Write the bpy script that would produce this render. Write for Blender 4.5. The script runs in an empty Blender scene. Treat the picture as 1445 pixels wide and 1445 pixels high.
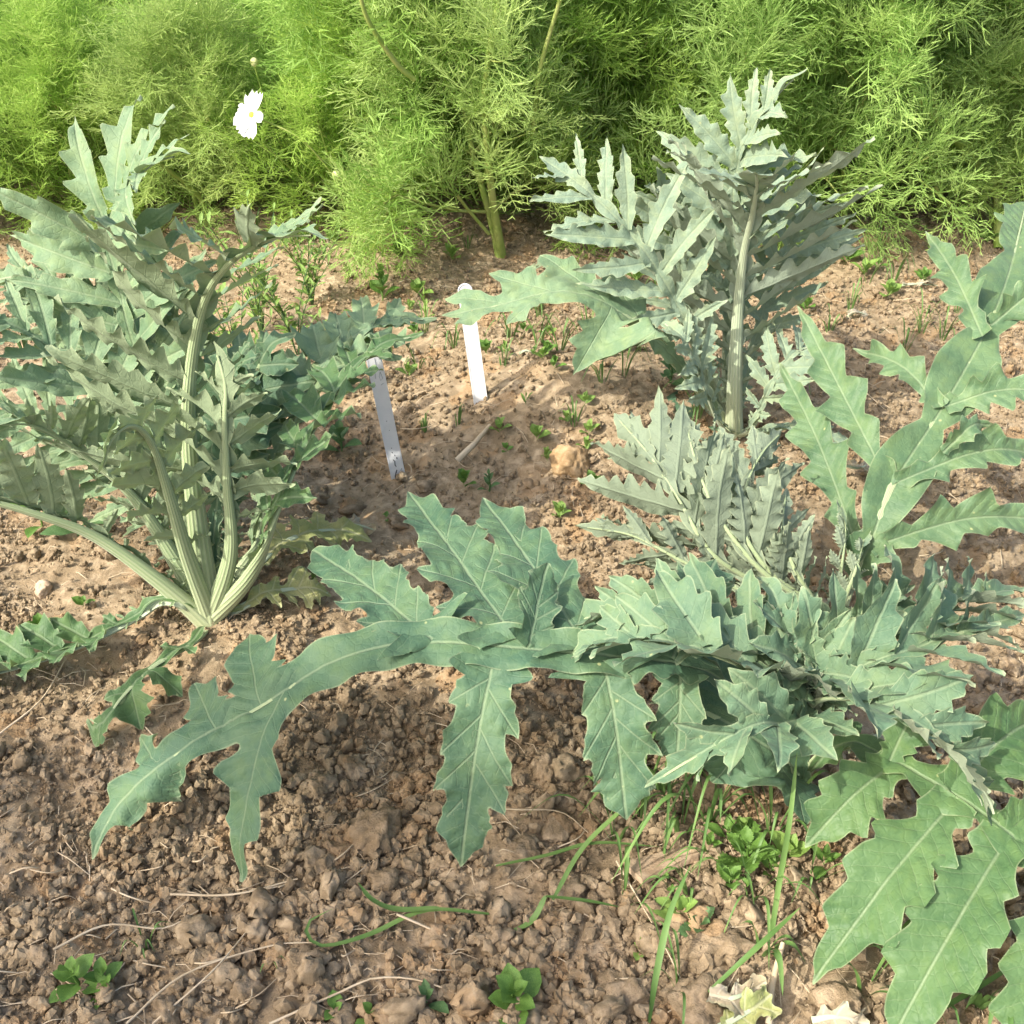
import bpy, math, random
import numpy as np
from mathutils import Vector

scene = bpy.context.scene
col = scene.collection
rad = math.radians

# ------------------------------------------------------------------ camera
CAM_H, PITCH, FOV, PX = 1.0, rad(35.0), rad(50.0), 1445.0
cam_d = bpy.data.cameras.new('camera')
cam = bpy.data.objects.new('camera', cam_d)
col.objects.link(cam)
cam.location = (0, 0, CAM_H)
cam.rotation_euler = (math.pi / 2 - PITCH, 0, 0)
cam_d.sensor_width = 36
cam_d.angle = FOV
cam_d.clip_start = 0.02
cam_d.clip_end = 2000
scene.camera = cam

# ------------------------------------------------------------------ world, sun, exposure
SUN_EL, SUN_AZ = rad(43), rad(236)          # azimuth clockwise from +Y (camera looks along +Y)
SUN_DIR = np.array([math.sin(SUN_AZ) * math.cos(SUN_EL), math.cos(SUN_AZ) * math.cos(SUN_EL), math.sin(SUN_EL)])
world = bpy.data.worlds.new('World')
scene.world = world
world.use_nodes = True
wn = world.node_tree
bg = wn.nodes['Background']
sky = wn.nodes.new('ShaderNodeTexSky')
sky.sky_type = 'NISHITA'
sky.sun_disc = False
sky.sun_elevation = SUN_EL
sky.sun_rotation = SUN_AZ
sky.air_density = 1.0
sky.dust_density = 5.0
sky.ozone_density = 1.0
wn.links.new(sky.outputs[0], bg.inputs[0])
bg.inputs[1].default_value = 0.15
sun_d = bpy.data.lights.new('sun', 'SUN')
sun_d.energy = 2.7
sun_d.angle = rad(0.55)
sun_d.color = (1.0, 0.94, 0.84)
sun = bpy.data.objects.new('sun', sun_d)
col.objects.link(sun)
sun.rotation_euler = Vector(-SUN_DIR).to_track_quat('-Z', 'Y').to_euler()
scene.view_settings.view_transform = 'Standard'
scene.view_settings.look = 'None'
scene.view_settings.gamma = 1
scene.view_settings.exposure = 1.24
scene.render.engine = 'CYCLES'

# ------------------------------------------------------------------ helpers
def tag(o, label=None, cat=None, group=None, kind=None):
    if label: o['label'] = label
    if cat: o['category'] = cat
    if group: o['group'] = group
    if kind: o['kind'] = kind
    return o

def link(name, me, parent=None, mat=None):
    o = bpy.data.objects.new(name, me)
    col.objects.link(o)
    if parent is not None: o.parent = parent
    if mat is not None and me is not None and not me.materials: me.materials.append(mat)
    return o

def empty(name, loc, rz=0.0):
    o = link(name, None)
    o.location = loc
    o.rotation_euler = (0, 0, rz)
    o.empty_display_size = 0.05
    return o

def mesh_np(name, V, F, attrs=None, smooth=True):
    """F: list of arrays, each (n,3) or (n,4)"""
    me = bpy.data.meshes.new(name)
    V = np.asarray(V, np.float32)
    if not isinstance(F, list): F = [F]
    F = [np.asarray(f, np.int32) for f in F if len(f)]
    me.vertices.add(len(V))
    me.vertices.foreach_set('co', V.ravel())
    loops = np.concatenate([f.ravel() for f in F])
    tot = np.concatenate([np.full(len(f), f.shape[1], np.int32) for f in F])
    start = np.concatenate([[0], np.cumsum(tot)[:-1]]).astype(np.int32)
    me.loops.add(len(loops))
    me.loops.foreach_set('vertex_index', loops)
    me.polygons.add(len(tot))
    me.polygons.foreach_set('loop_start', start)
    me.polygons.foreach_set('loop_total', tot)
    me.update(calc_edges=True)
    me.validate()
    me.polygons.foreach_set('use_smooth', np.full(len(me.polygons), smooth, bool))
    for k, a in (attrs or {}).items():
        at = me.attributes.new(k, 'FLOAT', 'POINT')
        at.data.foreach_set('value', np.asarray(a, np.float32))
    return me

def nrm(v):
    v = np.asarray(v, float)
    return v / (np.linalg.norm(v, axis=-1, keepdims=True) + 1e-12)

def sstep(a, b, x):
    t = np.clip((x - a) / (b - a), 0, 1)
    return t * t * (3 - 2 * t)

# numpy value noise -------------------------------------------------
def _hash(ix, iy, seed):
    h = (ix.astype(np.int64) * 374761393 + iy.astype(np.int64) * 668265263 + seed * 982451653) & 0xffffffff
    h = ((h ^ (h >> 13)) * 1274126177) & 0xffffffff
    return ((h ^ (h >> 16)) & 0xffff) / 65535.0

def vnoise(x, y, seed=0):
    ix, iy = np.floor(x), np.floor(y)
    fx, fy = x - ix, y - iy
    fx = fx * fx * (3 - 2 * fx); fy = fy * fy * (3 - 2 * fy)
    a = _hash(ix, iy, seed); b = _hash(ix + 1, iy, seed)
    c = _hash(ix, iy + 1, seed); d = _hash(ix + 1, iy + 1, seed)
    return (a + (b - a) * fx) * (1 - fy) + (c + (d - c) * fx) * fy - 0.5

def fbm(x, y, f, octs, seed=0, gain=0.5):
    r, a = 0, 1
    for i in range(octs):
        r = r + a * vnoise(x * f, y * f, seed + i * 17)
        f *= 2.03; a *= gain
    return r

# pixel -> world ----------------------------------------------------
FPX = PX / 2 / math.tan(FOV / 2)
FWD = np.array([0, math.cos(PITCH), -math.sin(PITCH)])
UPV = np.array([0, math.sin(PITCH), math.cos(PITCH)])
RGT = np.array([1.0, 0, 0])
CAMP = np.array([0, 0, CAM_H])
def ray(px, py):
    return RGT * (px - PX / 2) / FPX + UPV * (PX / 2 - py) / FPX + FWD
def PY(px, py, Y):
    d = ray(px, py); return CAMP + d * (Y / d[1])
def PZ(px, py, z):
    d = ray(px, py); return CAMP + d * ((z - CAM_H) / d[2])

MOUNDS = [(0.08, 1.78, 0.27, 0.085), (0.42, 1.68, 0.22, 0.02), (-0.42, 1.17, 0.18, 0.025), (-0.55, 2.35, 0.5, 0.03),
          (0.75, 2.3, 0.5, 0.03), (0.35, 0.83, 0.25, 0.015), (-0.25, 1.5, 0.22, -0.03), (-0.2, 0.8, 0.35, -0.01), (0.0, 2.75, 0.5, 0.04)]
def H(x, y):
    x = np.asarray(x, float); y = np.asarray(y, float)
    z = 0.022 * fbm(x, y, 4.5, 3, 5) + 0.013 * fbm(x, y, 15, 3, 9)
    for (mx, my, r, h) in MOUNDS:
        z = z + h * np.exp(-((x - mx) ** 2 + (y - my) ** 2) / (r * r))
    return z
def G(px, py, dz=0.0):
    z = 0.0
    for _ in range(8):
        p = PZ(px, py, z); z = 0.6 * z + 0.4 * float(H(p[0], p[1]))
    p = PZ(px, py, z); p[2] = float(H(p[0], p[1])) + dz
    return p

# ------------------------------------------------------------------ materials
def new_mat(name):
    m = bpy.data.materials.new(name); m.use_nodes = True
    nt = m.node_tree
    return m, nt, nt.nodes, nt.links, nt.nodes['Principled BSDF'], nt.nodes['Material Output']

def N_(nt, typ, **kw):
    n = nt.nodes.new(typ)
    for k, v in kw.items():
        if k.startswith('i_'):
            key = k[2:]
            n.inputs[int(key) if key.isdigit() else key.replace('_', ' ')].default_value = v
        else: setattr(n, k, v)
    return n

def rgba(c): return (c[0], c[1], c[2], 1)

def mixc(nt, fac, a, b, blend='MIX'):
    n = nt.nodes.new('ShaderNodeMix'); n.data_type = 'RGBA'; n.blend_type = blend
    for sock, v in ((n.inputs[0], fac), (n.inputs[6], a), (n.inputs[7], b)):
        if hasattr(v, 'is_linked') or isinstance(v, bpy.types.NodeSocket): nt.links.new(v, sock)
        elif isinstance(v, (int, float)): sock.default_value = v
        else: sock.default_value = rgba(v)
    return n.outputs[2]

def math_(nt, op, a, b=None, c=None, clamp=False):
    n = nt.nodes.new('ShaderNodeMath'); n.operation = op; n.use_clamp = clamp
    for i, v in enumerate((a, b, c)):
        if v is None: continue
        if isinstance(v, (int, float)): n.inputs[i].default_value = v
        else: nt.links.new(v, n.inputs[i])
    return n.outputs[0]

def maprange(nt, v, a, b, c=0.0, d=1.0):
    n = nt.nodes.new('ShaderNodeMapRange'); n.interpolation_type = 'SMOOTHSTEP'
    nt.links.new(v, n.inputs[0])
    for i, x in enumerate((a, b, c, d)): n.inputs[i + 1].default_value = x
    return n.outputs[0]

def noise(nt, vec, scale, detail=4, rough=0.55):
    n = nt.nodes.new('ShaderNodeTexNoise')
    n.inputs['Scale'].default_value = scale; n.inputs['Detail'].default_value = detail; n.inputs['Roughness'].default_value = rough
    if vec is not None: nt.links.new(vec, n.inputs['Vector'])
    return n.outputs['Fac']

def soil_mat(name, dark, mid, light, bump=0.5):
    m, nt, ns, lk, bs, out = new_mat(name)
    geo = ns.new('ShaderNodeNewGeometry'); pos = geo.outputs['Position']
    n1 = noise(nt, pos, 9, 5); n2 = noise(nt, pos, 60, 5, .65); n3 = noise(nt, pos, 420, 4, .7)
    c = mixc(nt, maprange(nt, n1, .32, .68), mid, light)
    c = mixc(nt, maprange(nt, n2, .38, .70), dark, c)
    c = mixc(nt, maprange(nt, n3, .55, .8, 0, .45), c, (min(1, light[0] * 1.25), light[1] * 1.22, light[2] * 1.2))
    rn = ns.new('ShaderNodeTexVoronoi'); rn.inputs['Scale'].default_value = 26
    lk.new(pos, rn.inputs['Vector'])
    sep = ns.new('ShaderNodeSeparateColor'); lk.new(rn.outputs['Color'], sep.inputs[0])
    c = mixc(nt, maprange(nt, sep.outputs[0], .75, 1.0, 0, .35), c, (mid[0] * 1.2, mid[1] * .95, mid[2] * .7))
    lk.new(c, bs.inputs['Base Color'])
    bs.inputs['Roughness'].default_value = .95
    bs.inputs['Specular IOR Level'].default_value = .15
    b = ns.new('ShaderNodeBump'); b.inputs['Strength'].default_value = bump; b.inputs['Distance'].default_value = .006
    h = math_(nt, 'ADD', n3, math_(nt, 'MULTIPLY', n2, 2.0))
    lk.new(h, b.inputs['Height']); lk.new(b.outputs[0], bs.inputs['Normal'])
    return m

M_soil = soil_mat('soil', (.25, .188, .113), (.375, .288, .180), (.50, .397, .267))
M_clod = soil_mat('clod_soil', (.225, .168, .10), (.33, .25, .158), (.45, .352, .235), .6)
M_crumb = soil_mat('crumb_soil', (.215, .162, .098), (.315, .243, .152), (.425, .338, .224), .4)
M_stone = soil_mat('sandstone', (.30, .20, .10), (.42, .29, .16), (.50, .37, .22), .35)
M_pale = soil_mat('pale_stone', (.42, .31, .21), (.52, .40, .28), (.60, .48, .35), .25)

def cardoon_mat(name, top, top2, under, vein, transl=.16, rough=.5, spots=True):
    m, nt, ns, lk, bs, out = new_mat(name)
    geo = ns.new('ShaderNodeNewGeometry')
    def at(n):
        a = ns.new('ShaderNodeAttribute'); a.attribute_name = n; return a.outputs['Fac']
    pos = ns.new('ShaderNodeTexCoord').outputs['Object']
    n1 = noise(nt, pos, 14, 4); n2 = noise(nt, pos, 260, 3)
    dm, dl, q, ed = at('dmid'), at('dlobe'), at('qv'), at('edge')
    dm = math_(nt, 'ABSOLUTE', dm); dl = math_(nt, 'ABSOLUTE', dl)
    vm = maprange(nt, dm, .0005, .0026, .62, 0)
    vl = maprange(nt, dl, .0003, .0017, .6, 0)
    fr = math_(nt, 'ABSOLUTE', math_(nt, 'SUBTRACT', math_(nt, 'FRACT', math_(nt, 'ADD', q, math_(nt, 'MULTIPLY', n1, 1.6))), .5))
    vq = maprange(nt, fr, .0, .07, .20, 0)
    v = math_(nt, 'MAXIMUM', math_(nt, 'MAXIMUM', vm, math_(nt, 'MULTIPLY', vl, .85)), vq)
    ctop = mixc(nt, maprange(nt, n1, .35, .65), top, top2)
    ctop = mixc(nt, maprange(nt, n2, .45, .75, 0, .3), ctop, (top2[0] * 1.35, top2[1] * 1.25, top2[2] * 1.3))
    n4 = noise(nt, pos, 45, 4, .6)
    ctop = mixc(nt, maprange(nt, n4, .42, .72, 0, .5), ctop, (top2[0] * 1.25, top2[1] * 1.12, top2[2] * .85))
    ctop = mixc(nt, maprange(nt, n4, .28, .46, .4, 0), ctop, (top[0] * .72, top[1] * .8, top[2] * .85))
    if spots:
        vo = ns.new('ShaderNodeTexVoronoi'); vo.inputs['Scale'].default_value = 48; lk.new(pos, vo.inputs['Vector'])
        sp = math_(nt, 'MULTIPLY', maprange(nt, vo.outputs['Distance'], .05, .13, 1, 0), maprange(nt, noise(nt, pos, 22, 2), .56, .62))
        ctop = mixc(nt, math_(nt, 'MULTIPLY', sp, .65), ctop, (.46, .47, .22))
    ctop = mixc(nt, math_(nt, 'MULTIPLY', v, .55), ctop, vein)
    cund = mixc(nt, maprange(nt, n1, .3, .7), under, tuple(x * .86 for x in under))
    cund = mixc(nt, math_(nt, 'MULTIPLY', v, .4), cund, tuple(x * 1.25 for x in under))
    cund = mixc(nt, math_(nt, 'MULTIPLY', vq, .8), cund, tuple(x * .62 for x in under))
    c = mixc(nt, geo.outputs['Backfacing'], ctop, cund)
    c = mixc(nt, maprange(nt, ed, .0003, .0018, .32, 0), c, (.42, .46, .27))
    lk.new(c, bs.inputs['Base Color'])
    lk.new(mixc(nt, geo.outputs['Backfacing'], (rough,) * 3, (.85,) * 3), bs.inputs['Roughness'])
    bs.inputs['Specular IOR Level'].default_value = .25
    bs.inputs['Sheen Weight'].default_value = .05
    bs.inputs['Sheen Roughness'].default_value = .5
    b = ns.new('ShaderNodeBump'); b.inputs['Strength'].default_value = .55; b.inputs['Distance'].default_value = .004
    vr = ns.new('ShaderNodeTexVoronoi'); vr.feature = 'DISTANCE_TO_EDGE'; vr.inputs['Scale'].default_value = 95; lk.new(pos, vr.inputs['Vector'])
    ret = maprange(nt, vr.outputs['Distance'], .0, .12, 0, .09)
    h = math_(nt, 'SUBTRACT', math_(nt, 'ADD', ret, math_(nt, 'MULTIPLY', noise(nt, pos, 90, 3), .6)), math_(nt, 'MULTIPLY', v, .7))
    lk.new(h, b.inputs['Height']); lk.new(b.outputs[0], bs.inputs['Normal'])
    tr = ns.new('ShaderNodeBsdfTranslucent')
    lk.new(mixc(nt, .5, ctop, (.30, .42, .10)), tr.inputs['Color'])
    mx = ns.new('ShaderNodeMixShader'); mx.inputs[0].default_value = transl
    lk.new(bs.outputs[0], mx.inputs[1]); lk.new(tr.outputs[0], mx.inputs[2]); lk.new(mx.outputs[0], out.inputs['Surface'])
    return m

def simple_mat(name, c1, c2, scale=40, rough=.6, transl=0.0, bump=.2, attr=None, spec=.3):
    m, nt, ns, lk, bs, out = new_mat(name)
    pos = ns.new('ShaderNodeTexCoord').outputs['Object']
    n1 = noise(nt, pos, scale, 4)
    if attr:
        a = ns.new('ShaderNodeAttribute'); a.attribute_name = attr
        fac = math_(nt, 'ADD', math_(nt, 'MULTIPLY', a.outputs['Fac'], .75), math_(nt, 'MULTIPLY', n1, .25))
        fac = maprange(nt, fac, .1, .9)
    else: fac = maprange(nt, n1, .3, .7)
    c = mixc(nt, fac, c1, c2)
    lk.new(c, bs.inputs['Base Color'])
    bs.inputs['Roughness'].default_value = rough
    bs.inputs['Specular IOR Level'].default_value = spec
    if bump:
        b = ns.new('ShaderNodeBump'); b.inputs['Strength'].default_value = bump; b.inputs['Distance'].default_value = .003
        lk.new(noise(nt, pos, scale * 6, 3), b.inputs['Height']); lk.new(b.outputs[0], bs.inputs['Normal'])
    if transl:
        tr = ns.new('ShaderNodeBsdfTranslucent'); lk.new(c, tr.inputs['Color'])
        mx = ns.new('ShaderNodeMixShader'); mx.inputs[0].default_value = transl
        lk.new(bs.outputs[0], mx.inputs[1]); lk.new(tr.outputs[0], mx.inputs[2]); lk.new(mx.outputs[0], out.inputs['Surface'])
    return m

def rib_mat(name, c1, c2):
    m, nt, ns, lk, bs, out = new_mat(name)
    a = ns.new('ShaderNodeAttribute'); a.attribute_name = 'ang'
    t = ns.new('ShaderNodeAttribute'); t.attribute_name = 'tt'
    pos = ns.new('ShaderNodeTexCoord').outputs['Object']
    st = math_(nt, 'SINE', math_(nt, 'MULTIPLY', a.outputs['Fac'], 14.0))
    st = maprange(nt, math_(nt, 'ADD', st, noise(nt, pos, 30, 3)), -.4, 1.6)
    c = mixc(nt, st, c1, c2)
    c = mixc(nt, maprange(nt, t.outputs['Fac'], 0, .22, .55, 0), c, (.42, .45, .26))
    lk.new(c, bs.inputs['Base Color']); bs.inputs['Roughness'].default_value = .6
    bs.inputs['Sheen Weight'].default_value = .15
    b = ns.new('ShaderNodeBump'); b.inputs['Strength'].default_value = .35; b.inputs['Distance'].default_value = .003
    lk.new(st, b.inputs['Height']); lk.new(b.outputs[0], bs.inputs['Normal'])
    return m

VEIN = (.30, .37, .22)
M_blue = cardoon_mat('cardoon_leaf_blue', (.054, .116, .067), (.084, .153, .082), (.20, .25, .165), VEIN, .12, .6)
M_ros = cardoon_mat('cardoon_leaf_rosette', (.085, .158, .094), (.128, .205, .118), (.24, .29, .20), VEIN, .12, .65)
M_wing = cardoon_mat('cardoon_leaf_winged', (.080, .150, .074), (.122, .202, .100), (.24, .29, .19), VEIN, .16, .52)
M_silver = cardoon_mat('cardoon_leaf_silver', (.175, .248, .172), (.22, .295, .202), (.28, .34, .245), VEIN, .12, .72)
M_young = cardoon_mat('cardoon_leaf_young', (.12, .19, .13), (.165, .235, .155), (.195, .245, .165), VEIN, .12, .72)
M_green = cardoon_mat('cardoon_leaf_green', (.130, .215, .115), (.182, .27, .15), (.235, .30, .175), VEIN, .16, .62)
M_bright = cardoon_mat('cardoon_leaf_bright', (.062, .130, .050), (.096, .176, .070), (.21, .265, .155), VEIN, .18, .5)
M_yellow = cardoon_mat('cardoon_leaf_yellow', (.27, .31, .11), (.33, .34, .15), (.34, .35, .20), (.6, .58, .4), .2, .6, False)
M_drylf = cardoon_mat('cardoon_leaf_dry', (.34, .30, .23), (.29, .25, .17), (.40, .37, .31), (.6, .55, .42), .12, .8, False)
M_rib = rib_mat('leaf_rib', (.24, .32, .155), (.345, .415, .225))
M_ribpale = rib_mat('leaf_rib_pale', (.33, .40, .25), (.43, .49, .33))

# ------------------------------------------------------------------ ground
def build_ground():
    nv, nu = 520, 440
    v = np.linspace(0, 1, nv)
    Yr = 0.22 * (8.5 / 0.22) ** v
    half = (Yr * math.cos(PITCH) + CAM_H * math.sin(PITCH)) * math.tan(FOV / 2) * 1.75
    u = np.linspace(-1, 1, nu)
    X = half[:, None] * u[None, :]
    Y = np.repeat(Yr[:, None], nu, 1)
    Z = H(X, Y)
    near = np.clip(1.6 - Y * .25, .5, 1.2)
    Z = Z + near * (.0045 * fbm(X, Y, 45, 4, 31, .7) + .003 * np.abs(fbm(X, Y, 95, 2, 77)))
    Z[:, 0] -= .3; Z[:, -1] -= .3; Z[0, :] -= .3; Z[-1, :] -= .3
    V = np.stack([X, Y, Z], -1).reshape(-1, 3)
    i = np.arange(nv * nu).reshape(nv, nu)
    F = np.stack([i[:-1, :-1], i[:-1, 1:], i[1:, 1:], i[1:, :-1]], -1).reshape(-1, 4)
    o = link('soil_bed', mesh_np('soil_bed', V, F), None, M_soil)
    tag(o, 'dry tan crumbly garden soil', None, None, 'structure')
    n = 24
    a = np.linspace(0, 2 * math.pi, n, endpoint=False)
    V = [(0, 0, -.12)] + [(600 * math.cos(t), 600 * math.sin(t), -.12) for t in a]
    F = [(0, k + 1, (k + 1) % n + 1) for k in range(n)]
    o = link('ground', mesh_np('ground', V, np.array(F)), None, M_soil)
    tag(o, 'dry ground around the garden bed', None, None, 'structure')
build_ground()

# ------------------------------------------------------------------ cardoon leaf generator
def catmull(pts, n):
    P = np.asarray(pts, float)
    if len(P) == 2: P = np.array([P[0], (P[0] + P[1]) / 2, P[1]])
    P = np.vstack([2 * P[0] - P[1], P, 2 * P[-1] - P[-2]])
    out = []
    m = len(P) - 3
    ts = np.linspace(0, m, n)
    for t in ts:
        k = min(int(t), m - 1); f = t - k
        a, b, c, d = P[k], P[k + 1], P[k + 2], P[k + 3]
        out.append(.5 * ((2 * b) + (c - a) * f + (2 * a - 5 * b + 4 * c - d) * f * f + (3 * b - a - 3 * c + d) * f ** 3))
    out = np.array(out)
    # arc-length resample
    s = np.concatenate([[0], np.cumsum(np.linalg.norm(np.diff(out, axis=0), axis=1))])
    ss = np.linspace(0, s[-1], n)
    return np.stack([np.interp(ss, s, out[:, k]) for k in range(3)], -1), s[-1]

def interp3(x, xs, A):
    return np.stack([np.interp(x, xs, A[:, k]) for k in range(3)], -1)

def march(X, Y, F):
    ny, nx = F.shape
    i = np.arange(ny * nx).reshape(ny, nx)
    a, b, c, d = i[:-1, :-1], i[:-1, 1:], i[1:, 1:], i[1:, :-1]
    alt = ((np.arange(ny - 1)[:, None] + np.arange(nx - 1)[None]) % 2 == 0)
    t1 = np.where(alt[..., None], np.stack([a, b, c], -1), np.stack([a, b, d], -1)).reshape(-1, 3)
    t2 = np.where(alt[..., None], np.stack([a, c, d], -1), np.stack([b, c, d], -1)).reshape(-1, 3)
    T = np.vstack([t1, t2])
    f = F.ravel(); xs = X.ravel(); ys = Y.ravel()
    ins = f < 0
    k = ins[T].sum(1)
    full = T[k == 3]
    def rot(Ts, want):
        m = ins[Ts] == want
        j = np.argmax(m, 1)
        r = np.arange(len(Ts))
        return Ts[r, j], Ts[r, (j + 1) % 3], Ts[r, (j + 2) % 3]
    NN = ny * nx
    a1, b1, c1 = rot(T[k == 1], True)
    a2, b2, c2 = rot(T[k == 2], False)
    def key(p, q): return np.minimum(p, q).astype(np.int64) * NN + np.maximum(p, q)
    keys = np.concatenate([key(a1, b1), key(a1, c1), key(a2, b2), key(a2, c2)])
    uk, inv = np.unique(keys, return_inverse=True)
    p, q = uk // NN, uk % NN
    t = f[p] / (f[p] - f[q] + 1e-20)
    t = np.clip(t, .02, .98)
    ex = xs[p] + (xs[q] - xs[p]) * t; ey = ys[p] + (ys[q] - ys[p]) * t
    n1, n2 = len(a1), len(a2)
    e = inv + NN
    ab1, ac1, ab2, ac2 = e[:n1], e[n1:2 * n1], e[2 * n1:2 * n1 + n2], e[2 * n1 + n2:]
    tris = np.vstack([full, np.stack([a1, ab1, ac1], -1), np.stack([ab2, b2, c2], -1), np.stack([ab2, c2, ac2], -1)])
    ax = np.concatenate([xs, ex]); ay = np.concatenate([ys, ey])
    used, inv2 = np.unique(tris, return_inverse=True)
    return ax[used], ay[used], inv2.reshape(-1, 3)

PROF_X = np.array([0, .1, .3, .55, .75, .9, 1.0])
PROF_A = np.array([.25, .55, .9, 1.0, .85, .6, .4])      # upright pinnate leaf
def lobe_profile(u, peak=.42, base=.62):
    return np.interp(u, [0, peak * .4, peak, .5 * (peak + 1), .9, 1.0], [base, base * 1.05, 1.0, .72, .22, 0.0])

def make_leaf(parent, pts, hint, W=.15, n=8, x0=.25, ang=(65, 40), lw=.30, wing=.10, fold=20, kap=25, tau=0, teeth=4, ta=.35,
              cell=.0042, mat=None, rib=None, r0=.012, seed=0, lobes=None, prof=PROF_A, ripple=.004, lobefold=14, term=.2, tw=None,
              petiole_wing=.006, gravity=0.0, ribs=True, name='leaf', wavy=.006, jit=1.0, lateral_bias=(1, 1), rw=1.0, ragged=0, org=None, wnodes=0, rtop=-.45, split=True, ruf=.5):
    if lobes is None and split:
        return pin_leaf(parent, pts, hint, W, n, x0, ang, lw, wing, fold, kap, abs(tau), teeth, ta, cell, mat, rib, r0, seed, prof, term, tw, petiole_wing, lateral_bias, jit, ruf)
    rng = np.random.RandomState(seed)
    NS = 140
    base = np.array(parent.location if org is None else org)
    P, L = catmull([np.asarray(p, float) for p in pts], NS)
    P = P - base
    xs = np.linspace(0, L, NS)
    T = nrm(np.gradient(P, axis=0))
    if isinstance(hint, list):
        hx = np.array([h[0] for h in hint]) * L
        hv = nrm(np.array([h[1] for h in hint], float))
        Hn = interp3(xs, hx, hv)
    else: Hn = np.repeat(np.array([hint], float), NS, 0)
    Nn = nrm(Hn - T * (Hn * T).sum(1, keepdims=True))
    B = np.cross(Nn, T)
    def frame(x):
        xc = np.clip(x, 0, L)
        c = interp3(xc, xs, P); t = nrm(interp3(xc, xs, T)); nn = nrm(interp3(xc, xs, Nn)); b = np.cross(nn, t)
        c = c + t * (x - xc)[:, None]
        return c, t, b, nn
    phi = rad(fold)
    def main(x, y):
        c, t, b, nn = frame(x)
        return c + b * (y * math.cos(phi))[:, None] + nn * (np.abs(y) * math.sin(phi))[:, None], nn
    # --- lobes
    LB = []
    if lobes is None:
        xe = .86 * L if term < .3 else (1 - term * .75) * L
        for side in (1, -1):
            for k in range(n):
                t = (k + .5 * (.5 + .5 * side) * .6 + jit * rng.uniform(-.12, .12)) / max(1, n - .4)
                x = x0 * L + (xe - x0 * L) * min(t, 1)
                l = W * np.interp(t, PROF_X, prof) * (1 + jit * rng.uniform(-.12, .12)) * lateral_bias[0 if side > 0 else 1]
                a = ang[0] + (ang[1] - ang[0]) * t + jit * rng.uniform(-6, 6)
                sp = (xe - x0 * L) / n
                w = min(l * lw, sp * .40 * rw) * (1 + jit * rng.uniform(-.1, .1))
                LB.append(dict(x=x, side=side, a=rad(a), l=l, w=w, kap=rad(kap + jit * rng.uniform(-18, 18)), tau=rad(tau + jit * rng.uniform(-10, 10)), tip=None,
                               teeth=max(2, int(round(teeth * (.6 + .5 * l / W))))))
    else:
        for q in lobes:
            LB.append(dict(x=q['t'] * L, side=q.get('s', 1), a=rad(q.get('a', 55)), l=q.get('l', .1), w=q.get('w', .03), kap=rad(q.get('k', kap)),
                           tau=rad(q.get('tau', tau)), tip=None if q.get('tip') is None else np.asarray(q['tip'], float) - base, teeth=q.get('teeth', teeth)))
    xt = (1 - term) * L
    LB.append(dict(x=xt, side=0, a=0.0, l=term * L, w=(tw if tw else max(.012, term * L * .30)), kap=0, tau=0, tip=None, teeth=teeth))
    for lb in LB:
        c, t, b, nn = [q[0] for q in frame(np.array([lb['x']]))]
        if lb['tip'] is not None:
            lb['side'] = 1 if float((lb['tip'] - c) @ b) >= 0 else -1
        s = lb['side']
        if s != 0:
            out = b * s * math.cos(phi) + nn * math.sin(phi)
            upn = nrm(nn * math.cos(phi) - b * s * math.sin(phi))
            if lb['tip'] is not None:
                e = lb['tip'] - c
                a = math.atan2(abs(float(e @ out)), float(e @ t))
                ln = np.linalg.norm(e)
                a = min(max(a, .3), 2.2)
                lb['a'] = a
                h = lb['kap'] / 2
                lb['l'] = ln * (h / math.sin(h) if abs(h) > 1e-3 else 1)
                ed = nrm(e)
                cc = np.cross(upn, ed)                      # across
                n0 = nrm(np.cross(ed, nrm(cc)))
                d0 = nrm(ed * math.cos(h) + n0 * math.sin(h))
                n0 = nrm(n0 * math.cos(h) - ed * math.sin(h))
                c0 = nrm(np.cross(n0, d0))
            else:
                d0 = nrm(t * math.cos(lb['a']) + out * math.sin(lb['a']))
                n0 = upn; c0 = nrm(np.cross(n0, d0))
            lb.update(c=c, d0=d0, n0=n0, c0=c0, ph=rng.uniform(0, 6.28), r1=rng.uniform(.85, 1.15, 2), o1=rng.uniform(0, 1, 2), bend=rng.uniform(-.06, .14) * s)
        else: lb.update(ph=0, r1=(1, 1), o1=rng.uniform(0, 1, 2), bend=0)
    pad = .02
    ymax = max([lb['l'] * math.sin(min(lb['a'], math.pi / 2)) for lb in LB if lb['side']] + [.02]) * 1.12 + pad
    xmin = max(-.01, min([lb['x'] + lb['l'] * min(0, math.cos(lb['a'])) - .06 for lb in LB]))
    xmax = max([lb['x'] + lb['l'] * math.cos(lb['a']) for lb in LB] + [L]) + pad
    if petiole_wing > 0: xmin = min(xmin, .10 * L)
    gx = np.arange(xmin, xmax, cell); gy = np.arange(-ymax, ymax + cell, cell)
    wtab_x = np.array([0, x0 * .5, x0, .5 * (x0 + 1), 1 - term, 1.0]) * L
    wmax = wing * W
    wtab = np.array([petiole_wing * .6, petiole_wing, wmax * .8, wmax, wmax * .8, .0])
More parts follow.
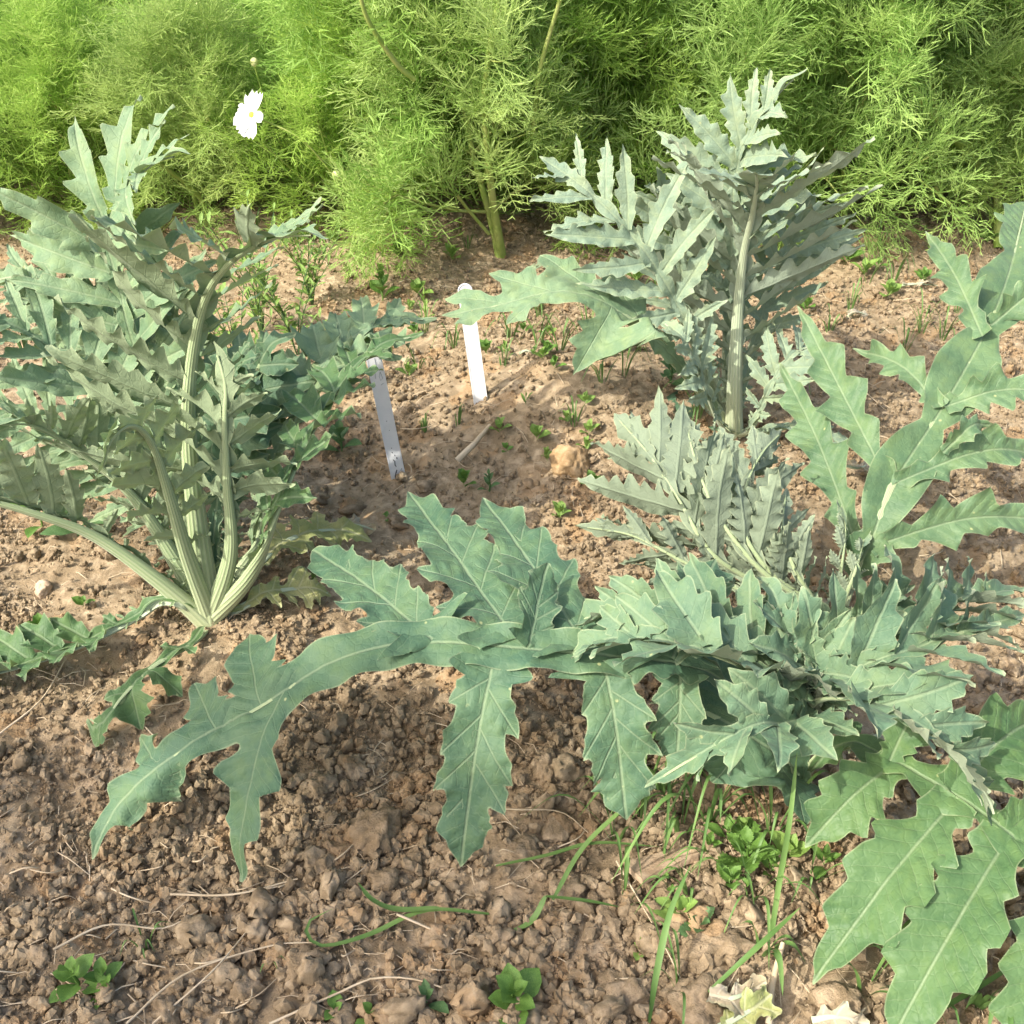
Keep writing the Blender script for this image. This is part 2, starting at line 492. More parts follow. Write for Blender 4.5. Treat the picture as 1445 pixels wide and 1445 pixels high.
    def fields(x, y, full=False):
        fs = []; ss = []; vs = []
        wv = np.interp(x, wtab_x, wtab) * (1 + .25 * np.sin(x * 210 + seed) * (x < x0 * L))
        if wnodes: wv = wv * np.where(x > x0 * L, .40 + .62 * np.abs(np.sin((x / L - x0) / (1 - x0) * wnodes * math.pi)), 1)
        fs.append(np.where(x < .04 * L, np.hypot(x - .04 * L, y), np.abs(y) - wv) + np.maximum(0, x - L))
        for lb in LB:
            dx = x - lb['x']
            if lb['side'] == 0: s, v = dx, y
            else:
                ca, sa = math.cos(lb['a']), math.sin(lb['a']) * lb['side']
                s = dx * ca + y * sa
                v = (-dx * sa + y * ca) * 1.0
                v = v - lb['bend'] * s * s / lb['l']
            u = s / lb['l']
            pr = lobe_profile(np.clip(u, 0, 1), base=.62 if lb['side'] else .5)
            nt_ = lb['teeth']
            k0 = (v > 0).astype(int)
            o1 = np.where(k0, lb['o1'][0], lb['o1'][1]); r1 = np.where(k0, lb['r1'][0], lb['r1'][1])
            ph = u * nt_ * r1 + o1
            g = ph - np.floor(ph)
            hj = _hash(np.floor(ph), np.full_like(ph, k0 * 7 + int(lb['x'] * 1000)), seed)
            saw = np.where(g < .78, (g / .78) ** 1.3, 1 - (g - .78) / .22)
            md = 1 - ta * .75 + ta * 1.35 * saw * (.55 + .75 * hj)
            md = md * np.interp(u, [0, .12, 1], [0, 1, 1]) + (1 - np.interp(u, [0, .12, 1], [0, 1, 1]))
            w = lb['w'] * pr * md
            f = np.abs(v) - w
            f = np.where(u > 1, np.hypot(s - lb['l'], v), f)
            f = np.where(u < 0, np.hypot(np.minimum(s, 0), np.maximum(0, np.abs(v) - lb['w'] * .5)) + .004, f)
            fs.append(f); ss.append(s); vs.append(v)
        fs = np.array(fs)
        kk = .0022
        mn = fs.min(0)
        f = mn - kk * np.log(np.exp(-(fs - mn) / kk).sum(0))
        if ragged: f = f + ragged * (fbm(x, y, 60, 3, seed + 3) + .1)
        return (f, fs, np.array(ss), np.array(vs)) if full else f
    GX, GY = np.meshgrid(gx, gy)
    Fg = fields(GX.ravel(), GY.ravel()).reshape(GX.shape)
    vx, vy, tris = march(GX, GY, Fg)
    f, fs, ss, vs = fields(vx, vy, True)
    P0, NN0 = main(vx, vy)
    k2 = .006
    w = np.exp(-(fs - fs.min(0)) / k2); w /= w.sum(0)
    pos = P0 * w[0][:, None]
    for k, lb in enumerate(LB):
        wk = w[k + 1]
        if lb['side'] == 0:
            pos += P0 * wk[:, None]; continue
        m = wk > 1e-4
        s, v = ss[k][m], vs[k][m]
        u = s / lb['l']
        K = lb['kap'] if abs(lb['kap']) > 1e-3 else 1e-3
        uc = np.clip(u, -.2, 1.1)
        A = lb['l'] * np.sin(K * uc) / K; Bn = lb['l'] * (1 - np.cos(K * uc)) / K
        cen = lb['c'] + lb['d0'] * A[:, None] - lb['n0'] * Bn[:, None]
        nn = lb['n0'] * np.cos(K * uc)[:, None] + lb['d0'] * np.sin(K * uc)[:, None]
        tt = lb['tau'] * sstep(0, .35, u)
        ac = lb['c0'] * np.cos(tt)[:, None] + nn * np.sin(tt)[:, None]
        n2 = nn * np.cos(tt)[:, None] - lb['c0'] * np.sin(tt)[:, None]
        sgn = -1.0 if lb['side'] < 0 else 1.0
        lf = math.tan(rad(lobefold))
        wv = np.sin(u * 9 + lb['ph']) * wavy * sstep(.1, .6, u) * np.clip(np.abs(v) / (lb['w'] + 1e-6), 0, 1.3)
        pk = cen + ac * v[:, None] + n2 * (np.sqrt(v * v + 4e-6) * lf + wv * np.sign(v))[:, None]
        pk[:, 2] -= gravity * np.clip(u, 0, 1.2) ** 2 * lb['l']
        rp = sstep(0, .30 * lb['l'] + .01, s)
        pk = P0[m] * (1 - rp)[:, None] + pk * rp[:, None]
        pos[m] += pk * wk[m][:, None]
    # ripple at margins and soft puckering
    edge = np.clip(-f, 0, .05)
    rip = ripple * np.sin(vx * 95 + vy * 61 + seed) * np.exp(-edge / .007)
    pk = .0035 * fbm(vx, vy, 26, 2, seed + 5) + .0016 * fbm(vx, vy, 80, 2, seed + 8)
    pos += NN0 * (rip + pk)[:, None]
    # attributes
    smask = (ss > -.004) & (ss < np.array([lb['l'] for lb in LB])[:, None] * 1.02)
    av = np.where(smask, np.abs(vs), .05)
    kk = np.argmin(np.where(smask, fs[1:], 1), 0)
    ar = np.arange(len(vx))
    dl = np.minimum(av[kk, ar], .05)
    q = (ss[kk, ar] - .75 * np.abs(vs[kk, ar])) / .017
    q = np.where(dl >= .05, .0, q)
    par = np.ones(len(LB))
    for sd_ in (1, -1):
        for r_, k_ in enumerate(sorted([k for k, lb in enumerate(LB) if lb['side'] == sd_], key=lambda k: LB[k]['x'])): par[k_] = 1 if r_ % 2 else -1
    pos += NN0 * (.0011 * np.cos(2 * math.pi * q) * sstep(.002, .010, dl) * sstep(0, .006, edge))[:, None]
    me = mesh_np(name, pos, tris, dict(dmid=vy, dlobe=dl * np.sign(vs[kk, ar]) * par[kk], qv=q, edge=edge))
    o = link(name, me, parent, mat)
    # --- midrib / petiole
    if ribs:
        ns, na = 60, 14
        sx = np.linspace(0, .96 * L, ns)
        c, t, b, nn = frame(sx)
        rr = r0 * (np.interp(sx / L, [0, .08, .3, .6, .85, 1], [1.15, 1.0, .72, .38, .14, .05])) + .0006
        th = np.linspace(0, 2 * math.pi, na, endpoint=False)
        V = []
        for k in range(na):
            ca, sa = math.cos(th[k]), math.sin(th[k])
            dep = .85 if sa < 0 else .14
            g = 1 + .05 * math.cos(7 * th[k])
            V.append(c + b * (rr * ca * g)[:, None] + nn * (rr * sa * dep * g + rr * rtop + math.sin(phi) * rr * .2)[:, None])
        V = np.stack(V, 1).reshape(-1, 3)
        i = np.arange(ns * na).reshape(ns, na)
        j = np.roll(i, -1, 1)
        F = np.stack([i[:-1], j[:-1], j[1:], i[1:]], -1).reshape(-1, 4)
        me = mesh_np('midrib', V, F, dict(ang=np.tile(th, ns), tt=np.repeat(sx / L, na)))
        link('midrib', me, o, rib or M_rib)
    return o

def cardoon(pos, label, name='cardoon_plant'):
    e = empty(name, pos)
    return tag(e, label, 'cardoon')

def leaflet(plant, leaf, a, b, width, hint, sag=.0, seed=0, teeth=4, ta=.38, mat=None, fold=14, mid=None, cell=.0036, wavy=0, ripple=.004):
    a = np.asarray(a, float); b = np.asarray(b, float)
    m = (a + b) / 2 + np.array([0, 0, sag]) if mid is None else np.asarray(mid, float)
    return make_leaf(leaf, [a, m, b], hint, W=width, lobes=[], x0=.01, term=.985, tw=width, teeth=teeth, ta=ta, fold=fold, ribs=False, wing=.12,
                     petiole_wing=.006, mat=mat, cell=cell, seed=seed, org=plant.location, name='leaflet', ripple=ripple)

def lobed_leaflet(plant, leaf, a, b, width, hint, sag=.0, seed=0, n=3, mat=None, fold=12, cell=.0036, bend=0.0, kap=20):
    """a leaflet that is itself cut into a few pointed lobes"""
    a = np.asarray(a, float); b = np.asarray(b, float)
    m = (a + b) / 2 + np.array([0, 0, sag]) + bend * np.cross(b - a, nrm(hint))
    return make_leaf(leaf, [a, m, b], hint, W=width * 1.25, n=n, x0=.14, ang=(44, 28), lw=.42, rw=1.15, wing=.46, term=.36, tw=width * .52, teeth=3, ta=.30, fold=fold, kap=kap, ribs=False, split=False,
                     petiole_wing=width * .95, mat=mat, cell=cell, seed=seed, org=plant.location, name='leaflet', prof=np.array([.75, .95, 1, .95, .8, .6, .4]), ripple=.004, wavy=.005, lobefold=6)

def strip_leaflet(plant_loc, leaf, p0, d, nrm_, l, w, seed, kap=.4, twist=0.0, fold=.25, teeth=5, ta=.5, ruf=.5, mat=None, curl=0.0, nu=30):
    """one leaflet as a toothed, folded, twisted blade growing from p0 along d (all in plant space)"""
    rng = np.random.RandomState(seed)
    nv = 9
    u = np.linspace(0, 1, nu); v = np.linspace(-1, 1, nv)
    d = nrm(d); n0 = nrm(nrm_ - d * float(np.dot(nrm_, d))); c0 = np.cross(n0, d)
    side_bend = rng.uniform(-.25, .25) + curl
    K = kap if abs(kap) > 1e-3 else 1e-3
    A = np.sin(K * u) / K; Bn = (1 - np.cos(K * u)) / K
    cen = p0 + l * (A[:, None] * d - Bn[:, None] * n0 + (side_bend * .5 * u * u)[:, None] * c0)
    n1 = np.cos(K * u)[:, None] * n0 + np.sin(K * u)[:, None] * d
    tw_ = twist * u
    cx = np.cos(tw_)[:, None] * c0 + np.sin(tw_)[:, None] * n1
    nn = np.cos(tw_)[:, None] * n1 - np.sin(tw_)[:, None] * c0
    pr = np.interp(u, [0, .10, .38, .62, .85, 1], [.55, .66, 1.0, .80, .36, .02])
    V = np.zeros((nu, nv, 3)); W_ = np.zeros((nu, nv)); SH = np.zeros((nu, nv)); ZZ = np.zeros((nu, nv))
    for s_, cols in ((-1, range(0, nv // 2)), (1, range(nv // 2 + 1, nv))):
        ph = u * teeth * rng.uniform(.9, 1.15) + rng.uniform(0, 1)
        g = ph - np.floor(ph)
        hj = rng.uniform(.5, 1.25, 20)[np.floor(ph).astype(int)]
        saw = np.where(g < .7, (g / .7) ** 1.2, 1 - (g - .7) / .3) * hj
        wd = w * pr * (1 - ta * .62 + ta * 1.05 * saw)
        fwd = saw * ta * .55 * l / teeth * np.clip(1 - u, 0, .5) * 2
        for c in cols:
            a = abs(v[c])
            W_[:, c] = v[c] * wd; SH[:, c] = fwd * a ** 2
            ZZ[:, c] = a * wd * fold + ruf * w * (saw - .45) * a ** 2.2 * .8 + .12 * w * np.sin(u * 11 + seed + s_) * a
    V = cen[:, None] + cx[:, None] * W_[..., None] + nn[:, None] * ZZ[..., None] + d * SH[..., None]
    V += nn[:, None] * (.0018 * fbm(np.repeat(u[:, None], nv, 1) * l + seed, np.repeat(v[None], nu, 0) * w, 60, 2, seed))[..., None]
    i = np.arange(nu * nv).reshape(nu, nv)
    F = np.stack([i[:-1, :-1], i[1:, :-1], i[1:, 1:], i[:-1, 1:]], -1).reshape(-1, 4)
    half = w * pr[:, None]
    me = mesh_np('leaflet', V.reshape(-1, 3), F, dict(dmid=W_.ravel(), dlobe=np.full(nu * nv, .05), qv=((u[:, None] * l - .7 * np.abs(W_)) / .014).ravel(), edge=((1 - np.abs(v)[None]) * half + .0 * W_).ravel()))
    return link('leaflet', me, leaf, mat)

def pin_leaf(plant, pts, hint, W, n, x0, ang, lw, wing, fold, kap, tau, teeth, ta, cell, mat, rib, r0, seed, prof, term, tw, petiole_wing, lateral_bias, jit, ruf):
    """pinnate leaf: winged midrib with separate toothed leaflets set like louvres"""
    rng = np.random.RandomState(seed + 900)
    leaf = make_leaf(plant, pts, hint, W=W, x0=x0, lobes=[], wing=wing, wnodes=n, term=term, tw=tw if tw else max(.014, W * .16), fold=fold, teeth=4, ta=.45, cell=cell, mat=mat, rib=rib, r0=r0, seed=seed, petiole_wing=petiole_wing)
    base = np.array(plant.location)
    P, L = catmull([np.asarray(p, float) for p in pts], 140)
    P = P - base
    T = nrm(np.gradient(P, axis=0)); xs = np.linspace(0, L, 140)
    if isinstance(hint, list):
        Hn = interp3(xs, np.array([h[0] for h in hint]) * L, nrm(np.array([h[1] for h in hint], float)))
    else: Hn = np.repeat(np.array([hint], float), 140, 0)
    Nn = nrm(Hn - T * (Hn * T).sum(1, keepdims=True)); B = np.cross(Nn, T)
    xe = (1 - term * .62) * L
    for side in (1, -1):
        for k in range(n):
            t = (k + .28 * side + .28 + jit * rng.uniform(-.10, .10)) / max(1, n - .44)
            t = min(max(t, 0), 1)
            x = x0 * L + (xe - x0 * L) * t
            q = min(139, int(x / L * 139))
            l = W * np.interp(t, PROF_X, prof) * (1 + jit * rng.uniform(-.14, .14)) * lateral_bias[0 if side > 0 else 1]
            a = rad(ang[0] + (ang[1] - ang[0]) * t + jit * rng.uniform(-7, 7))
            fo = rad(fold + rng.uniform(-6, 6))
            out = B[q] * side * math.cos(fo) + Nn[q] * math.sin(fo)
            d = nrm(T[q] * math.cos(a) + out * math.sin(a))
            up = nrm(Nn[q] * math.cos(fo) - B[q] * side * math.sin(fo))
            tp = T[q] - d * float(T[q] @ d); tp = nrm(tp - up * float(tp @ up))
            tt = rad(tau + jit * rng.uniform(-12, 12))
            nn = up * math.cos(tt) + tp * math.sin(tt)
            w = max(.008, l * lw * rng.uniform(.85, 1.15))
            strip_leaflet(base, leaf, P[q] + out * r0 * .15, d, nn, l, w, seed * 50 + k * 2 + (side > 0), kap=rad(kap + jit * rng.uniform(-22, 22)), twist=jit * rng.uniform(-.5, .5), fold=rng.uniform(.1, .4),
                          teeth=max(3, int(round(teeth * (.7 + .4 * l / W)))), ta=ta, ruf=ruf * rng.uniform(.5, 1.4), mat=mat)
    # small spiny lobes down the stalk
    for k in range(5):
        for side in (1, -1):
            x = L * (x0 - .03 - .045 * k)
            if x < .08 * L: continue
            q = int(x / L * 139)
            d = nrm(T[q] * .5 + B[q] * side * .9 + Nn[q] * .3)
            strip_leaflet(base, leaf, P[q] + B[q] * side * r0 * .5, d, Nn[q] + T[q] * .5, W * rng.uniform(.08, .2), W * .035, seed * 70 + k * 2 + (side > 0), .3, 0, .2, 3, .5, .3, mat, 0, 12)
    return leaf

# ------------------------------------------------------------------ clods, crumbs, stones
def ico(sub):
    import bmesh
    bm = bmesh.new(); bmesh.ops.create_icosphere(bm, subdivisions=sub, radius=1.0)
    V = np.array([v.co[:] for v in bm.verts]); F = np.array([[v.index for v in f.verts] for f in bm.faces]); bm.free()
    return V, F
ICO4 = ico(4)
def clod_mesh(name, seed, flat=.75, rough=.55, facets=11):
    V, F = ICO4
    rng = np.random.RandomState(seed)
    V = V.copy()
    r = np.ones(len(V))
    for _ in range(facets):                                   # broken faces
        n = nrm(rng.normal(size=3)); d = rng.uniform(.62, .9)
        q = V @ n
        r = np.minimum(r, np.where(q > .05, d / np.maximum(q, .05), 9))
    r *= 1 + rough * fbm(V[:, 0] + V[:, 2] * .7 + seed, V[:, 1] - V[:, 2] * .6, 1.6, 4, seed, .55) + .24 * fbm(V[:, 0] * 1.1 + V[:, 2], V[:, 1] + V[:, 2] * .8, 6, 3, seed + 3, .6)
    V = V * r[:, None] * np.array([1, rng.uniform(.75, 1), flat])
    return mesh_np(name, V, F)

rngS = np.random.RandomState(7)
CLODS = [clod_mesh('soil_clod', 100 + k, rngS.uniform(.6, .85)) for k in range(10)]
for m in CLODS: m.materials.append(M_clod)

def ground_px(rng, y0, y1, x0=-60, x1=1505):
    return rng.uniform(x0, x1), rng.uniform(y0, y1)
placed = []
def put_clod(px, py, size, k=None, mat=None):
    p = G(px, py)
    for (q, s) in placed:
        if np.hypot(*(p[:2] - q[:2])) < (s + size) * .75: return None
    placed.append((p, size))
    o = link('soil_clod', CLODS[rngS.randint(len(CLODS)) if k is None else k])
    o.location = p + np.array([0, 0, size * .22])
    o.scale = (size, size, size * rngS.uniform(.8, 1.05))
    o.rotation_euler = (rngS.uniform(-.35, .35), rngS.uniform(-.35, .35), rngS.uniform(0, 6.28))
    return tag(o, 'rough lump of dry tan soil lying among the soil crumbs', 'soil clod', 'clods of dry soil on the garden bed')
for (px, py, sz) in [(522, 1188, .042), (500, 1090, .026), (450, 1110, .024), (770, 1090, .028), (790, 1175, .030), (740, 1205, .026), (800, 1260, .032), (700, 1330, .024), (620, 1330, .022),
                     (880, 1410, .034), (1010, 1345, .040), (985, 1420, .038), (940, 1330, .022), (1000, 1270, .02), (1190, 1290, .035), (545, 1250, .026), (475, 1250, .02), (300, 1355, .02), (350, 1400, .026),
                     (455, 1400, .022), (600, 1400, .024), (250, 1080, .018), (430, 1360, .028), (860, 1290, .02), (560, 1440, .03), (240, 1430, .026), (1370, 960, .03), (1400, 1010, .026), (1420, 940, .025), (1395, 1330, .03),
                     (1330, 1400, .03), (1180, 1420, .035), (500, 720, .03), (445, 705, .028), (560, 740, .025), (600, 690, .022), (860, 680, .022), (880, 700, .02), (230, 800, .015), (150, 780, .018), (70, 790, .018), (245, 885, .02), (200, 905, .02)]:
    put_clod(px, py, sz * .8)
tries = 0
while len(placed) < 285 and tries < 6000:
    tries += 1
    py = 640 + 830 * rngS.rand() ** .75
    px = rngS.uniform(-40, 1490)
    put_clod(px, py, float(np.clip(rngS.lognormal(-4.9, .45), .006, .024) * np.interp(py, [640, 900, 1445], [.8, .8, 1.25])))

def stone(name, px, py, size, mat, label, seed, flat=.7, facets=9):
    me = clod_mesh(name, seed, flat, .12, facets); me.materials.append(mat)
    o = link(name, me); p = G(px, py)
    o.location = p + np.array([0, 0, size * .3]); o.scale = (size,) * 3; o.rotation_euler = (.1, .1, seed)
    return tag(o, label, 'stone')
stone('stone', 806, 660, .036, M_stone, 'smooth ochre stone beside withered grass, left of the silver cardoon', 3, .9)
stone('stone', 62, 836, .016, M_pale, 'small pale angular stone on the soil, left of the bushy cardoon', 5, .7)

def crumbs(name, n, ylo, yhi, smin, smax, pw, label, seed, sub):
    rng = np.random.RandomState(seed)
    pts = []; sc = []
    Yl = ylo + (yhi - ylo) * rng.rand(n) ** 1.15
    hw = (Yl * math.cos(PITCH) + CAM_H * math.sin(PITCH)) * math.tan(FOV / 2) * 1.25
    X = rng.uniform(-1, 1, n) * hw
    dens = fbm(X, Yl, 5, 3, 61) + .5 * fbm(X, Yl, 22, 2, 62)
    keep = rng.rand(n) < np.clip(.75 + 1.3 * dens, .12, 1)
    X, Yl = X[keep], Yl[keep]
    S = smin * (smax / smin) ** (rng.rand(len(X)) ** pw)
    S = S * np.interp(Yl, [.5, 1.0, 1.5, 3], [1.1, .85, .58, .55]) * np.interp(X, [-.5, -.1, .3], [.8, 1.05, 1.05])
    Z = H(X, Yl) + S * .5 + .0035
    me = bpy.data.meshes.new(name)
    me.vertices.add(len(X)); me.vertices.foreach_set('co', np.stack([X, Yl, Z], -1).astype(np.float32).ravel())
    a = me.attributes.new('size', 'FLOAT_VECTOR', 'POINT')
    a.data.foreach_set('vector', np.stack([S * rng.uniform(.8, 1.3, len(S)), S * rng.uniform(.8, 1.2, len(S)), S * rng.uniform(.55, .95, len(S))], -1).astype(np.float32).ravel())
    a = me.attributes.new('turn', 'FLOAT_VECTOR', 'POINT')
    a.data.foreach_set('vector', rng.uniform(0, 6.28, (len(S), 3)).astype(np.float32).ravel())
    o = link(name, me); tag(o, label, None, None, 'stuff')
    ng = bpy.data.node_groups.new(name, 'GeometryNodeTree')
    ng.interface.new_socket('Geometry', in_out='INPUT', socket_type='NodeSocketGeometry')
    ng.interface.new_socket('Geometry', in_out='OUTPUT', socket_type='NodeSocketGeometry')
    gi = ng.nodes.new('NodeGroupInput'); go = ng.nodes.new('NodeGroupOutput')
    join = ng.nodes.new('GeometryNodeJoinGeometry')
    for k in range(7):
        ic = ng.nodes.new('GeometryNodeMeshIcoSphere'); ic.inputs['Subdivisions'].default_value = sub; ic.inputs['Radius'].default_value = 1
        no = ng.nodes.new('ShaderNodeTexNoise'); no.inputs['Scale'].default_value = 1.35; no.inputs['Detail'].default_value = 3
        po = ng.nodes.new('GeometryNodeInputPosition'); ad = ng.nodes.new('ShaderNodeVectorMath'); ad.operation = 'ADD'
        ad.inputs[1].default_value = (k * 7.3, k * 3.1, k * 1.7)
        ng.links.new(po.outputs[0], ad.inputs[0]); ng.links.new(ad.outputs[0], no.inputs['Vector'])
        sb = ng.nodes.new('ShaderNodeVectorMath'); sb.operation = 'SUBTRACT'; sb.inputs[1].default_value = (.5, .5, .5)
        ng.links.new(no.outputs['Color'], sb.inputs[0])
        ms = ng.nodes.new('ShaderNodeVectorMath'); ms.operation = 'SCALE'; ms.inputs['Scale'].default_value = 1.9
        ng.links.new(sb.outputs[0], ms.inputs[0])
        sp = ng.nodes.new('GeometryNodeSetPosition'); ng.links.new(ic.outputs[0], sp.inputs['Geometry']); ng.links.new(ms.outputs[0], sp.inputs['Offset'])
        ss = ng.nodes.new('GeometryNodeSetShadeSmooth'); ng.links.new(sp.outputs[0], ss.inputs[0]); ss.inputs['Shade Smooth'].default_value = sub > 2
        gt = ng.nodes.new('GeometryNodeGeometryToInstance'); ng.links.new(ss.outputs[0], gt.inputs[0]); ng.links.new(gt.outputs[0], join.inputs[0])
    ip = ng.nodes.new('GeometryNodeInstanceOnPoints')
    ng.links.new(gi.outputs[0], ip.inputs['Points']); ng.links.new(join.outputs[0], ip.inputs['Instance']); ip.inputs['Pick Instance'].default_value = True
    at = ng.nodes.new('GeometryNodeInputNamedAttribute'); at.data_type = 'FLOAT_VECTOR'; at.inputs[0].default_value = 'size'
    ng.links.new(at.outputs[0], ip.inputs['Scale'])
    at = ng.nodes.new('GeometryNodeInputNamedAttribute'); at.data_type = 'FLOAT_VECTOR'; at.inputs[0].default_value = 'turn'
    er = ng.nodes.new('FunctionNodeEulerToRotation'); ng.links.new(at.outputs[0], er.inputs[0]); ng.links.new(er.outputs[0], ip.inputs['Rotation'])
    sm = ng.nodes.new('GeometryNodeSetMaterial'); sm.inputs['Material'].default_value = M_crumb
    ng.links.new(ip.outputs[0], sm.inputs[0]); ng.links.new(sm.outputs[0], go.inputs[0])
    md = o.modifiers.new('crumbs', 'NODES'); md.node_group = ng
    return o
crumbs('soil_crumbs', 170000, .45, 2.9, .0013, .0092, 3.3, 'loose small crumbs of dry tan soil', 3, 2)
crumbs('soil_lumps', 1500, .45, 2.4, .006, .019, 2.4, 'loose larger lumps of dry tan soil', 4, 3)

# ------------------------------------------------------------------ feathery cosmos bushes
M_frond = simple_mat('cosmos_frond', (.235, .40, .085), (.42, .57, .165), 6, .5, .48, 0, 'hue', .2)
M_cstem = simple_mat('cosmos_stem', (.20, .29, .055), (.33, .37, .12), 18, .5, 0, .15)
M_petal = simple_mat('petal_white', (.80, .80, .80), (.86, .86, .85), 60, .6, .25, .1)
M_disc = simple_mat('flower_disc', (.55, .42, .03), (.70, .58, .08), 300, .7, 0, .4)
M_bud = simple_mat('flower_bud', (.50, .52, .22), (.62, .60, .34), 80, .6, 0, .2)

def ribbon(P, w, side, Vs, Fs):
    """flat tapered ribbon along P"""
    P = np.asarray(P); n = len(P)
    b = len(Vs)
    for k in range(n):
        ww = w * (1 - .55 * k / (n - 1))
        Vs.append(P[k] - side * ww / 2); Vs.append(P[k] + side * ww / 2)
    for k in range(n - 1): Fs.append((b + 2 * k, b + 2 * k + 1, b + 2 * k + 3, b + 2 * k + 2))

def frond_template(seed):
    rng = np.random.RandomState(seed)
    Vs, Fs = [], []
    X, Y, Z = np.eye(3)
    curve = rng.uniform(-.3, .2)
    def R(t): return np.array([t, .06 * math.sin(t * 3 + seed), -curve * t * t * .5])
    ribbon([R(0), R(.35), R(.7), R(1)], .019, nrm(Y + Z * rng.uniform(-.5, .5)), Vs, Fs)
    np_ = 6
    for k in range(np_):
        t = .16 + .74 * k / (np_ - 1)
        for s in (-1, 1):
            l = (.46 - .28 * abs(t - .42)) * rng.uniform(.8, 1.2) * (1 if t < .7 else .75)
            a = rng.uniform(.55, .95); el = rng.uniform(-.7, .9)
            d = nrm(np.array([math.cos(a), s * math.sin(a), el]))
            b0 = R(t); bend = np.array([.10, 0, rng.uniform(.0, .15)]) * l
            def Q(u, b0=b0, d=d, l=l, bend=bend): return b0 + d * l * u + bend * u * u
            side = nrm(np.cross(d, rng.normal(size=3)))
            ribbon([Q(0), Q(.5), Q(1)], .0185, side, Vs, Fs)
            nf = 3 if t < .75 else 2
            for j in range(nf):
                u = .28 + .5 * j / max(1, nf - 1)
                for s2 in (-1, 1):
                    if rng.rand() < .1: continue
                    dd = nrm(d + s2 * nrm(np.cross(d, Z)) * rng.uniform(.5, .8) + np.array([.15, rng.uniform(-.4, .4), rng.uniform(-.4, .7)]))
                    ll = l * rng.uniform(.32, .55)
                    q = Q(u)
                    ribbon([q, q + dd * ll], .0175, nrm(np.cross(dd, rng.normal(size=3))), Vs, Fs)
    return np.array(Vs), np.array(Fs)
FR = [frond_template(200 + k) for k in range(6)]

def tube(P, r, na=6):
    P = np.asarray(P, float); n = len(P)
    T = nrm(np.gradient(P, axis=0))
    ref = np.array([.31, .87, .2]); a = nrm(np.cross(T, ref)); b = np.cross(T, a)
    r = np.broadcast_to(r, (n,))
    th = np.linspace(0, 2 * math.pi, na, endpoint=False)
    V = (P[:, None] + a[:, None] * (np.cos(th)[None, :, None] * r[:, None, None]) + b[:, None] * (np.sin(th)[None, :, None] * r[:, None, None])).reshape(-1, 3)
    i = np.arange(n * na).reshape(n, na); j = np.roll(i, -1, 1)
    F = np.stack([i[:-1], j[:-1], j[1:], i[1:]], -1).reshape(-1, 4)
    return V, F
class MB:
    def __init__(s): s.V = []; s.F = {}; s.n = 0
    def add(s, V, F):
        F = np.asarray(F); s.V.append(np.asarray(V)); s.F.setdefault(F.shape[1], []).append(F + s.n); s.n += len(V)
    def mesh(s, name, attrs=None, smooth=True):
        return mesh_np(name, np.concatenate(s.V), [np.concatenate(f) for f in s.F.values()], attrs, smooth)

def cosmos_meshes(seed, height=.75, spread=.34, bare=.09):
    rng = np.random.RandomState(seed)
    st = MB(); fv = []; ff = []; fh = []; nfr = 0; cnt = [0]
    def put_frond(p, d, size, young):
        V, F = FR[rng.randint(len(FR))]
        d = nrm(d); up = np.array([0, 0, 1.0]); y = nrm(np.cross(up, d) + rng.normal(size=3) * .12); z = np.cross(d, y)
        W = p + (V[:, :1] * d + V[:, 1:2] * y + V[:, 2:] * z) * size
        fv.append(W); ff.append(F + cnt[0]); cnt[0] += len(V)
        fh.append(np.full(len(V), np.clip(rng.normal(.38 + .35 * young, .16), 0, 1)))
    tips = []
    def branch(p0, d0, length, r, depth, curl):
        nn = max(3, int(length / .062))
        P = [p0]; d = nrm(d0)
        for k in range(nn):
            d = nrm(d + np.array([0, 0, curl]) + rng.normal(size=3) * .05)
            P.append(P[-1] + d * length / nn)
        P = np.array(P)
        rr = r * np.linspace(1, .35, len(P))
        st.add(*tube(P, rr, 6 if depth == 0 else 5))
        az = rng.uniform(0, 6.28)
        for k in range(1, len(P)):
            t = k / (len(P) - 1)
            if depth == 0 and P[k][2] < bare: continue
            dd = nrm(P[k] - P[k - 1])
            az += math.pi / 2 + rng.uniform(-.3, .3)
            a = nrm(np.cross(dd, np.array([math.cos(az), math.sin(az), .1])))
            for s in (-1, 1):
                o = a * s
                fd = o * .75 + dd * .6 + np.array([0, 0, .30])
                if depth == 0 or rng.rand() < .85: put_frond(P[k], fd, rng.uniform(.13, .195) * (1.1 if depth < 2 else .95) * (1 - .25 * t), t * .5 + (.25 if depth else .1))
                if depth == 0:
                    bl = spread * rng.uniform(.75, 1.15) * (1 - .55 * t) * (.95 if P[k][2] > .1 else .8)
                    branch(P[k], o * .9 + np.array([0, 0, .78 if P[k][2] > .12 else .25]), bl, r * .5, 1, .07)
                elif depth == 1 and length > .16 and rng.rand() < .55 and t < .85:
                    branch(P[k], o * .8 + dd * .7, length * .42 * rng.uniform(.7, 1.2), r * .5, 2, .05)
        for q in range(3):
            put_frond(P[-1], d + rng.normal(size=3) * .5, rng.uniform(.07, .11), 1.0)
        tips.append(P[-1])
    lean = rng.normal(size=3) * .10
    branch(np.array([0, 0, -.02]), np.array([lean[0], lean[1], 1]), height, .0085, 0, .02)
    sm = st.mesh('stem'); sm.materials.append(M_cstem)
    fm = mesh_np('foliage', np.concatenate(fv), np.concatenate(ff), dict(hue=np.concatenate(fh)), False); fm.materials.append(M_frond)
    return sm, fm
COS = [cosmos_meshes(300 + k, h, s, b) for k, (h, s, b) in enumerate([(.72, .34, .10), (.66, .36, .02), (.80, .34, .02), (.58, .38, .02), (.75, .36, .02)])]

